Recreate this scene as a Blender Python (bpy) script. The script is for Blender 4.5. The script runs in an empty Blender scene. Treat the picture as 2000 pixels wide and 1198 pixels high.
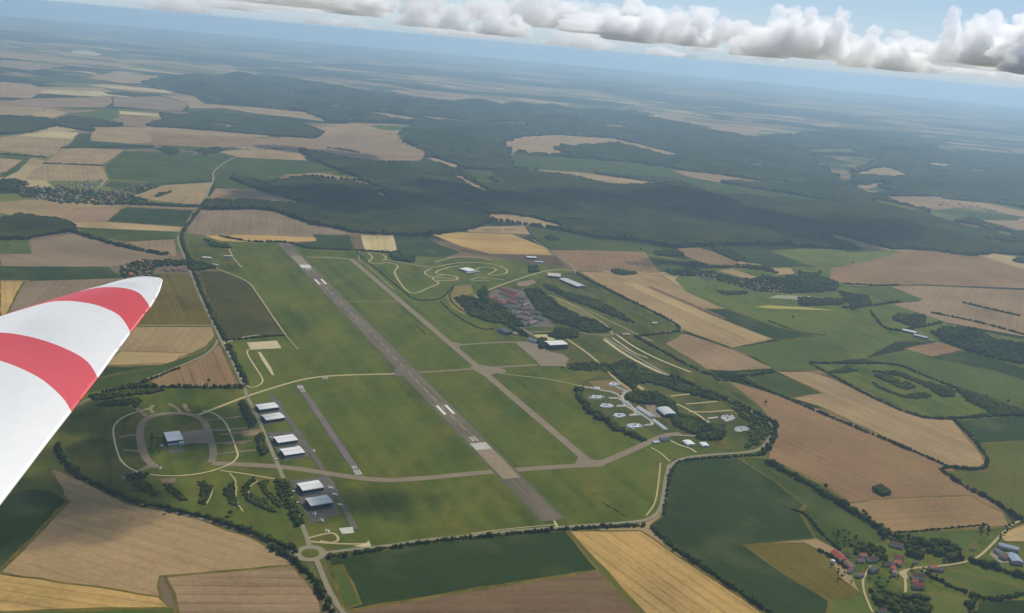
import bpy, bmesh, math, random
import numpy as np
from mathutils import Vector, Matrix

# ------------------------------------------------------------------ camera
FPX, CAM_H = 1900.0, 855.0                      # focal length (in 1/2000 of the picture width), height above the plateau
ROLL, PITCH = math.radians(5.143), math.radians(15.09)
scene = bpy.context.scene
C = scene.collection
cr, sr, cp, sp = math.cos(ROLL), math.sin(ROLL), math.cos(PITCH), math.sin(PITCH)
AX, AF, AU = Vector((1, 0, 0)), Vector((0, cp, -sp)), Vector((0, sp, cp))
cam_r, cam_u = AX * cr + AU * sr, AX * -sr + AU * cr
cd = bpy.data.cameras.new('camera')
cam = bpy.data.objects.new('camera', cd)
C.objects.link(cam)
M = Matrix((cam_r, cam_u, -AF)).transposed().to_4x4()
M.translation = (0, 0, CAM_H)
cam.matrix_world = M
cd.sensor_width = 36
cd.lens = 36 * FPX / 2000
cd.clip_start, cd.clip_end = 0.05, 400000
scene.camera = cam

# ------------------------------------------------------------------ sky, sun, exposure
SUN_AZ, SUN_EL = math.radians(58), math.radians(47)      # azimuth measured from +x towards +y
sun_dir = Vector((math.cos(SUN_AZ) * math.cos(SUN_EL), math.sin(SUN_AZ) * math.cos(SUN_EL), math.sin(SUN_EL)))
w = bpy.data.worlds.new('World')
scene.world = w
w.use_nodes = True
nt = w.node_tree
bg = nt.nodes['Background']
sky = nt.nodes.new('ShaderNodeTexSky')
sky.sky_type = 'NISHITA'
sky.sun_disc = False
sky.sun_elevation = SUN_EL
sky.sun_rotation = math.pi / 2 - SUN_AZ
sky.altitude = 900
sky.air_density, sky.dust_density, sky.ozone_density = 1.0, 0.5, 2.0
# summer haze veil that whitens the low sky all round
tc = nt.nodes.new('ShaderNodeTexCoord')
sx = nt.nodes.new('ShaderNodeSeparateXYZ')
nt.links.new(tc.outputs['Generated'], sx.inputs[0])
mr = nt.nodes.new('ShaderNodeMapRange')
mr.interpolation_type = 'SMOOTHSTEP'
mr.inputs[1].default_value, mr.inputs[2].default_value = 0.06, 0.26
mr.inputs[3].default_value, mr.inputs[4].default_value = 0.95, 0.0
nt.links.new(sx.outputs[2], mr.inputs[0])
veil = nt.nodes.new('ShaderNodeMix')
veil.data_type = 'RGBA'
mr2 = nt.nodes.new('ShaderNodeMapRange')
mr2.inputs[1].default_value, mr2.inputs[2].default_value = -0.02, 0.12
nt.links.new(sx.outputs[2], mr2.inputs[0])
lowc = nt.nodes.new('ShaderNodeValToRGB')
e0, e1 = lowc.color_ramp.elements
e0.position, e0.color = 0.0, (.36, .46, .54, 1)
e1.position, e1.color = 1.0, (.26, .43, .66, 1)
e2 = lowc.color_ramp.elements.new(.30)
e2.color = (.56, .66, .73, 1)
e3 = lowc.color_ramp.elements.new(.48)
e3.color = (.45, .60, .73, 1)
nt.links.new(mr2.outputs[0], lowc.inputs[0])
up10 = nt.nodes.new('ShaderNodeVectorMath')
up10.operation = 'SCALE'
up10.inputs['Scale'].default_value = 10.0
nt.links.new(lowc.outputs[0], up10.inputs[0])
nt.links.new(up10.outputs[0], veil.inputs[7])
nt.links.new(mr.outputs[0], veil.inputs[0])
nt.links.new(sky.outputs[0], veil.inputs[6])
nt.links.new(veil.outputs[2], bg.inputs[0])
bg.inputs[1].default_value = 0.10
sd = bpy.data.lights.new('sun', 'SUN')
sd.energy, sd.angle, sd.color = 3.6, math.radians(0.5), (1.0, 0.95, 0.86)
sun = bpy.data.objects.new('sun', sd)
C.objects.link(sun)
sun.location = (0, 0, 3000)
sun.rotation_euler = sun_dir.to_track_quat('Z', 'Y').to_euler()
vs = scene.view_settings
vs.view_transform, vs.look, vs.exposure, vs.gamma = 'Standard', 'None', 0.12, 1.0
cy = scene.cycles
cy.volume_bounces = 24
cy.max_bounces = 24
cy.transparent_max_bounces = 16
cy.use_denoising = True

# ------------------------------------------------------------------ helpers
rng = random.Random(7)
nrg = np.random.default_rng(11)

def gp(x, y, z=0.0):
    """survey: point of the level z that was sighted at (x, y)"""
    a, b = x - 1000.0, 599.0 - y
    xr, yr = (a * cr - b * sr) / FPX, (a * sr + b * cr) / FPX
    dx, dy, dz = xr, cp + yr * sp, -sp + yr * cp
    t = (z - CAM_H) / dz
    return (dx * t, dy * t)

def gps(pts, z=0.0):
    return [gp(x, y, z) for x, y in pts]

def srgb(r, g, b):
    return tuple(((c / 255) / 12.92 if c <= 10 else ((c / 255 + 0.055) / 1.055) ** 2.4) for c in (r, g, b))

def earth(r, g, b):
    c = srgb(r, g, b)
    return (c[0] * .78, c[1] * .73, c[2] * .56)

def leafy(r, g, b):
    c = srgb(r, g, b)
    return (c[0] * .82, c[1] * .67, c[2] * .32)

def mesh_obj(name, verts, faces, mat, parent=None, smooth=False):
    me = bpy.data.meshes.new(name)
    me.from_pydata([tuple(v) for v in verts], [], [tuple(f) for f in faces])
    if mat:
        me.materials.append(mat)
    if smooth:
        me.shade_smooth()
    o = bpy.data.objects.new(name, me)
    C.objects.link(o)
    o.parent = parent
    return o

def np_obj(name, V, F, mat, smooth=False):
    """fast mesh from numpy: V (n,3), F (m,3) or (m,4)"""
    me = bpy.data.meshes.new(name)
    m, k = F.shape
    me.vertices.add(len(V))
    me.vertices.foreach_set('co', np.ascontiguousarray(V, dtype=np.float32).ravel())
    me.loops.add(m * k)
    me.loops.foreach_set('vertex_index', np.ascontiguousarray(F, dtype=np.int32).ravel())
    me.polygons.add(m)
    me.polygons.foreach_set('loop_start', np.arange(0, m * k, k, dtype=np.int32))
    if smooth:
        me.polygons.foreach_set('use_smooth', np.ones(m, dtype=bool))
    me.update(calc_edges=True)
    me.validate()
    me.materials.append(mat)
    o = bpy.data.objects.new(name, me)
    C.objects.link(o)
    return o

def struct(o):
    o['kind'] = 'structure'
    return o

def stuff(o, label=None, cat=None):
    o['kind'] = 'stuff'
    if label:
        o['label'] = label
    if cat:
        o['category'] = cat
    return o

def tag(o, label, cat, group=None):
    o['label'], o['category'] = label, cat
    if group:
        o['group'] = group
    return o

def empty(name, loc, rz=0.0):
    o = bpy.data.objects.new(name, None)
    C.objects.link(o)
    o.location, o.rotation_euler = loc, (0, 0, rz)
    o.empty_display_size = 2
    return o

def in_poly(P, poly):
    x, y = P[:, 0], P[:, 1]
    ins = np.zeros(len(P), bool)
    n = len(poly)
    for i in range(n):
        x1, y1 = poly[i]
        x2, y2 = poly[(i + 1) % n]
        c = (y1 > y) != (y2 > y)
        if y1 != y2:
            ins ^= c & (x < (x2 - x1) * (y - y1) / (y2 - y1) + x1)
    return ins

def chaikin(pts, n=2, closed=False):
    for _ in range(n):
        out = [] if closed else [pts[0]]
        m = len(pts)
        for i in range(m if closed else m - 1):
            a, b = pts[i], pts[(i + 1) % m]
            out += [(a[0] * .75 + b[0] * .25, a[1] * .75 + b[1] * .25), (a[0] * .25 + b[0] * .75, a[1] * .25 + b[1] * .75)]
        if not closed:
            out.append(pts[-1])
        pts = out
    return pts

# ------------------------------------------------------------------ materials
def new_mat(name, rough=0.9, spec=0.2):
    m = bpy.data.materials.new(name)
    m.use_nodes = True
    b = m.node_tree.nodes['Principled BSDF']
    b.inputs['Roughness'].default_value = rough
    b.inputs['Specular IOR Level'].default_value = spec
    return m, m.node_tree, b

def N(t, kind, **kw):
    n = t.nodes.new('ShaderNode' + kind)
    for k, v in kw.items():
        setattr(n, k, v)
    return n

def math_node(t, op, a, b=None):
    n = N(t, 'Math', operation=op)
    for i, v in enumerate((a, b)):
        if v is None:
            continue
        if isinstance(v, (int, float)):
            n.inputs[i].default_value = v
        else:
            t.links.new(v, n.inputs[i])
    return n.outputs[0]

def mix_col(t, fac, a, b, blend='MIX'):
    n = N(t, 'Mix', data_type='RGBA', blend_type=blend)
    for s, v in ((0, fac), (6, a), (7, b)):
        if isinstance(v, (int, float)):
            n.inputs[s].default_value = v
        elif isinstance(v, tuple):
            n.inputs[s].default_value = (*v[:3], 1)
        else:
            t.links.new(v, n.inputs[s])
    return n.outputs[2]

def noise(t, vec, scale, detail=3, rough=0.55):
    n = N(t, 'TexNoise')
    n.inputs['Scale'].default_value = scale
    n.inputs['Detail'].default_value = detail
    n.inputs['Roughness'].default_value = rough
    t.links.new(vec, n.inputs['Vector'])
    return n.outputs['Fac']

def ramp(t, v, lo, hi, a=0.0, b=1.0):
    n = N(t, 'MapRange')
    n.inputs[1].default_value, n.inputs[2].default_value = lo, hi
    n.inputs[3].default_value, n.inputs[4].default_value = a, b
    t.links.new(v, n.inputs[0])
    return n.outputs[0]

def simple_mat(name, col, rough=0.85, var=0.18, scale=0.2, spec=0.2, fine=None):
    m, t, b = new_mat(name, rough, spec)
    g = N(t, 'NewGeometry')
    n1 = noise(t, g.outputs['Position'], scale, 4)
    c = mix_col(t, ramp(t, n1, .3, .7), tuple(k * (1 - var) for k in col), tuple(min(1, k * (1 + var)) for k in col))
    t.links.new(c, b.inputs['Base Color'])
    return m

def field_material():
    """crop or stubble: the object's own colour, drill rows along its row_angle, patchy growth"""
    m, t, b = new_mat('crop', 1.0, 0.0)
    oi = N(t, 'ObjectInfo')
    g = N(t, 'NewGeometry')
    at = N(t, 'Attribute', attribute_type='OBJECT', attribute_name='row_angle')
    rs = N(t, 'Attribute', attribute_type='OBJECT', attribute_name='row_strength')
    vr = N(t, 'VectorRotate', rotation_type='Z_AXIS')
    t.links.new(g.outputs['Position'], vr.inputs['Vector'])
    t.links.new(at.outputs['Fac'], vr.inputs['Angle'])
    mp = N(t, 'Mapping')
    mp.inputs['Scale'].default_value = (0.0022, 0.055, 1)
    t.links.new(vr.outputs[0], mp.inputs[0])
    rows = noise(t, mp.outputs[0], 1.0, 3, 0.6)
    big = noise(t, g.outputs['Position'], 0.0045, 4, 0.55)
    fine = noise(t, g.outputs['Position'], 0.09, 5, 0.7)
    # tramlines every 24 m
    wv = N(t, 'TexWave', wave_type='BANDS', bands_direction='Y')
    wv.inputs['Scale'].default_value = 0.0131
    wv.inputs['Distortion'].default_value = 0.0
    mp2 = N(t, 'Mapping')
    t.links.new(vr.outputs[0], mp2.inputs[0])
    t.links.new(mp2.outputs[0], wv.inputs['Vector'])
    tram = ramp(t, wv.outputs['Fac'], .0, .12, 1, 0)
    f = math_node(t, 'ADD', math_node(t, 'MULTIPLY', ramp(t, big, .28, .72, -1, 1), 0.20), 1.0)
    f = math_node(t, 'ADD', f, math_node(t, 'MULTIPLY', math_node(t, 'MULTIPLY', ramp(t, rows, .25, .75, -1, 1), rs.outputs['Fac']), 0.22))
    f = math_node(t, 'ADD', f, math_node(t, 'MULTIPLY', ramp(t, fine, .3, .7, -1, 1), 0.15))
    f = math_node(t, 'SUBTRACT', f, math_node(t, 'MULTIPLY', math_node(t, 'MULTIPLY', tram, rs.outputs['Fac']), 0.27))
    sc = N(t, 'VectorMath', operation='SCALE')
    t.links.new(oi.outputs['Color'], sc.inputs[0])
    t.links.new(f, sc.inputs['Scale'])
    hue = mix_col(t, math_node(t, 'MULTIPLY', ramp(t, noise(t, g.outputs['Position'], 0.008, 3), .5, .75), 0.22), sc.outputs[0], srgb(128, 122, 70))
    t.links.new(hue, b.inputs['Base Color'])
    return m

def ground_material():
    """the land beyond the surveyed fields: a patchwork of stubble, pasture, plough and copses"""
    m, t, b = new_mat('farmland', 1.0, 0.0)
    g = N(t, 'NewGeometry')
    vr = N(t, 'VectorRotate', rotation_type='Z_AXIS')
    vr.inputs['Angle'].default_value = 0.5
    t.links.new(g.outputs['Position'], vr.inputs['Vector'])
    mp = N(t, 'Mapping')
    mp.inputs['Scale'].default_value = (1 / 900, 1 / 420, 0)
    t.links.new(vr.outputs[0], mp.inputs[0])
    vo = N(t, 'TexVoronoi', distance='CHEBYCHEV')
    vo.inputs['Scale'].default_value = 1.0
    vo.inputs['Randomness'].default_value = 0.9
    t.links.new(mp.outputs[0], vo.inputs['Vector'])
    sep = N(t, 'SeparateColor')
    t.links.new(vo.outputs['Color'], sep.inputs[0])
    cr_ = N(t, 'ValToRGB')
    cr_.color_ramp.interpolation = 'CONSTANT'
    el = cr_.color_ramp.elements
    cols = [(0, leafy(94, 108, 62)), (.16, earth(176, 150, 118)), (.36, leafy(64, 84, 52)), (.50, earth(150, 124, 100)),
            (.64, leafy(110, 122, 72)), (.76, earth(196, 172, 132)), (.86, earth(128, 108, 90))]
    el[0].position, el[0].color = 0, (*cols[0][1], 1)
    el[1].position, el[1].color = cols[1][0], (*cols[1][1], 1)
    for p, c in cols[2:]:
        e = el.new(p)
        e.color = (*c, 1)
    t.links.new(sep.outputs[0], cr_.inputs[0])
    n1 = noise(t, g.outputs['Position'], 0.004, 4)
    c = mix_col(t, ramp(t, n1, .35, .65), cr_.outputs[0], earth(120, 116, 78))
    c2 = mix_col(t, .75, c, cr_.outputs[0])
    # woods in broad irregular masses
    mpw = N(t, 'Mapping')
    mpw.inputs['Scale'].default_value = (1 / 5200, 1 / 3600, 0)
    t.links.new(g.outputs['Position'], mpw.inputs[0])
    wn = noise(t, mpw.outputs[0], 1.0, 6, 0.62)
    c3 = mix_col(t, ramp(t, wn, .500, .512), c2, leafy(44, 58, 40))
    t.links.new(c3, b.inputs['Base Color'])
    return m

def grass_material(name, dark, light, dry, scale=1.0):
    m, t, b = new_mat(name, 1.0, 0.0)
    g = N(t, 'NewGeometry')
    P = g.outputs['Position']
    mp = N(t, 'Mapping')
    mp.inputs['Rotation'].default_value = (0, 0, math.radians(-26))
    mp.inputs['Scale'].default_value = (1, .45, 1)
    t.links.new(P, mp.inputs[0])
    a = noise(t, mp.outputs[0], 0.006 * scale, 5, .6)
    bn = noise(t, P, 0.03 * scale, 5, .65)
    d = noise(t, mp.outputs[0], 0.0105 * scale, 5, .6)
    c = mix_col(t, ramp(t, a, .34, .66), dark, light)
    c = mix_col(t, math_node(t, 'MULTIPLY', ramp(t, d, .46, .70), .75), c, dry)
    c = mix_col(t, math_node(t, 'MULTIPLY', ramp(t, bn, .35, .7), .45), c, tuple(k * .66 for k in dark))
    wn = noise(t, P, 0.22, 4, .7)
    c = mix_col(t, math_node(t, 'MULTIPLY', ramp(t, wn, .5, .75), .35), c, tuple(k * 1.35 for k in light))
    vr3 = N(t, 'VectorRotate', rotation_type='Z_AXIS')
    vr3.inputs['Angle'].default_value = math.radians(-116)       # mown along the runway
    t.links.new(P, vr3.inputs['Vector'])
    mp3 = N(t, 'Mapping')
    mp3.inputs['Scale'].default_value = (.0016, .03, 1)
    t.links.new(vr3.outputs[0], mp3.inputs[0])
    mow = noise(t, mp3.outputs[0], 1.0, 2, .5)
    c = mix_col(t, math_node(t, 'MULTIPLY', ramp(t, mow, .42, .62), .38), c, (light[0] * 1.25, light[1] * 1.2, light[2] * 1.35))
    t.links.new(c, b.inputs['Base Color'])
    return m

def foliage_material(name, dark, light, scale=0.05):
    m, t, b = new_mat(name, 1.0, 0.0)
    g = N(t, 'NewGeometry')
    n1 = noise(t, g.outputs['Position'], scale, 4, .7)
    n2 = noise(t, g.outputs['Position'], scale * .12, 3, .6)
    c = mix_col(t, ramp(t, n1, .3, .7), dark, light)
    c = mix_col(t, math_node(t, 'MULTIPLY', ramp(t, n2, .42, .62), .75), c, (light[0] * 1.35, light[1] * 1.25, light[2] * 1.2))
    t.links.new(c, b.inputs['Base Color'])
    return m

MAT_FIELD = field_material()
MAT_GROUND = ground_material()
MAT_GRASS = grass_material('airfield_grass', leafy(66, 88, 40), leafy(100, 118, 58), leafy(128, 126, 68))
MAT_MEADOW = grass_material('meadow', leafy(70, 94, 46), leafy(104, 124, 66), leafy(128, 126, 76), 1.4)
MAT_ROUGH = grass_material('rough_grass', leafy(58, 76, 40), leafy(92, 104, 58), leafy(132, 122, 78), 2.2)
MAT_WOOD = foliage_material('woodland', leafy(22, 32, 20), leafy(60, 74, 42), 0.03)
MAT_HEDGE = foliage_material('hedge_leaves', leafy(32, 46, 26), leafy(70, 88, 46), 0.09)
MAT_LEAF = foliage_material('leaves', leafy(34, 50, 26), leafy(78, 96, 48), 0.16)
MAT_MARGIN = grass_material('field_margin_grass', leafy(74, 84, 44), leafy(120, 116, 68), leafy(150, 138, 92), 3.0)
MAT_BARK = simple_mat('bark', srgb(92, 76, 60), .9, .2, .5)
MAT_ASPHALT = simple_mat('worn_asphalt', earth(112, 100, 92), .9, .14, .03)
MAT_RUNWAY = simple_mat('runway_asphalt', srgb(104, 92, 86), .9, .16, .02)
MAT_CONCRETE = simple_mat('old_concrete', earth(142, 128, 110), .9, .10, .03)
MAT_APRON = simple_mat('grey_apron', earth(104, 98, 92), .9, .15, .03)
MAT_TRACK = simple_mat('chalk_track', earth(190, 176, 136), .95, .10, .05)
MAT_GRAVEL = simple_mat('pale_gravel', earth(208, 194, 164), .95, .10, .06)
MAT_ROAD = simple_mat('road', earth(150, 142, 124), .9, .08, .05)
MAT_PAINT = simple_mat('white_paint', srgb(214, 208, 190), .6, .10, .15)
MAT_PAINT_OLD = simple_mat('faded_paint', srgb(186, 180, 158), .7, .14, .12)
MAT_SOIL = simple_mat('bare_soil', earth(150, 128, 104), 1, .18, .04)

# ------------------------------------------------------------------ ground
def ragged(P, step=28.0, amp=1.3):
    out = []
    for a, b2 in zip(P, P[1:] + P[:1]):
        d = math.dist(a, b2)
        if math.hypot(*a) > 6500:
            out.append(a)
            continue
        n = max(1, int(d / step))
        for k in range(n):
            q = k / n
            out.append((a[0] + (b2[0] - a[0]) * q + rng.gauss(0, amp) * (k > 0), a[1] + (b2[1] - a[1]) * q + rng.gauss(0, amp) * (k > 0)))
    return out

def sheet(name, pts, mat, z, color=None, rows=0.0, angle=None):
    """flat sheet lying on the plateau"""
    P0 = P = gps(pts)
    if name in ('field', 'meadow', 'airfield_grass', 'rough_grass', 'dry_grass'):
        P = ragged(P)
    cx, cy_ = sum(p[0] for p in P) / len(P), sum(p[1] for p in P) / len(P)
    me = bpy.data.meshes.new(name)
    bm = bmesh.new()
    vs_ = [bm.verts.new((p[0] - cx, p[1] - cy_, 0)) for p in P]
    f = bm.faces.new(vs_)
    f.normal_update()
    if f.normal.z < 0:
        f.normal_flip()
    bmesh.ops.triangulate(bm, faces=bm.faces[:])
    bm.to_mesh(me)
    bm.free()
    me.materials.append(mat)
    o = bpy.data.objects.new(name, me)
    C.objects.link(o)
    o.location = (cx, cy_, z)
    if color:
        o.color = (*color, 1)
        if angle is None:                      # rows follow the longest side
            best = max(range(len(P0)), key=lambda i: math.dist(P0[i], P0[(i + 1) % len(P0)]))
            a, b2 = P0[best], P0[(best + 1) % len(P0)]
            angle = math.atan2(b2[1] - a[1], b2[0] - a[0])
        o['row_angle'] = float(-angle)
        o['row_strength'] = float(rows)
    return struct(o)

def strip_mesh(P, width):
    """left/right edge points of a ribbon"""
    L, R = [], []
    n = len(P)
    for i in range(n):
        a, b2 = P[max(0, i - 1)], P[min(n - 1, i + 1)]
        d = Vector((b2[0] - a[0], b2[1] - a[1])).normalized()
        nx, ny = -d.y, d.x
        L.append((P[i][0] + nx * width / 2, P[i][1] + ny * width / 2))
        R.append((P[i][0] - nx * width / 2, P[i][1] - ny * width / 2))
    return L, R

_road_i = [0]
def road(name, pts, width, mat, z, smooth=2):
    P = gps(pts)
    if smooth:
        P = chaikin(P, smooth)
    if mat in (MAT_TRACK, MAT_GRAVEL):
        width *= .8
    L, R = strip_mesh(P, width)
    n = len(P)
    _road_i[0] += 1
    zz = z + _road_i[0] * 0.004
    V = [(x, y, zz) for x, y in L] + [(x, y, zz) for x, y in R]
    F = [(n + i, n + i + 1, i + 1, i) for i in range(n - 1)]
    return struct(mesh_obj(name, V, F, mat))

R0 = 54000.0
ring = [(R0 * math.cos(a), R0 * math.sin(a), 0) for a in [i * math.tau / 96 for i in range(96)]]
struct(mesh_obj('ground', [(0, 0, 0)] + ring, [(0, 1 + i, 1 + (i + 1) % 96) for i in range(96)], MAT_GROUND))

# colours of the land
TAN, TANP, TANL = earth(172, 146, 114), earth(160, 134, 110), earth(190, 164, 124)
GOLD, PALE, BROWN = earth(198, 164, 108), earth(206, 188, 146), earth(126, 102, 82)
GREY, PLOUGH, RED = earth(148, 128, 110), earth(104, 84, 72), earth(152, 122, 94)
DKG, MDG, GRN, LTG = leafy(50, 72, 44), leafy(70, 90, 50), leafy(82, 104, 58), leafy(104, 120, 70)
OLV, TEAL = leafy(108, 102, 58), leafy(54, 76, 52)

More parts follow.
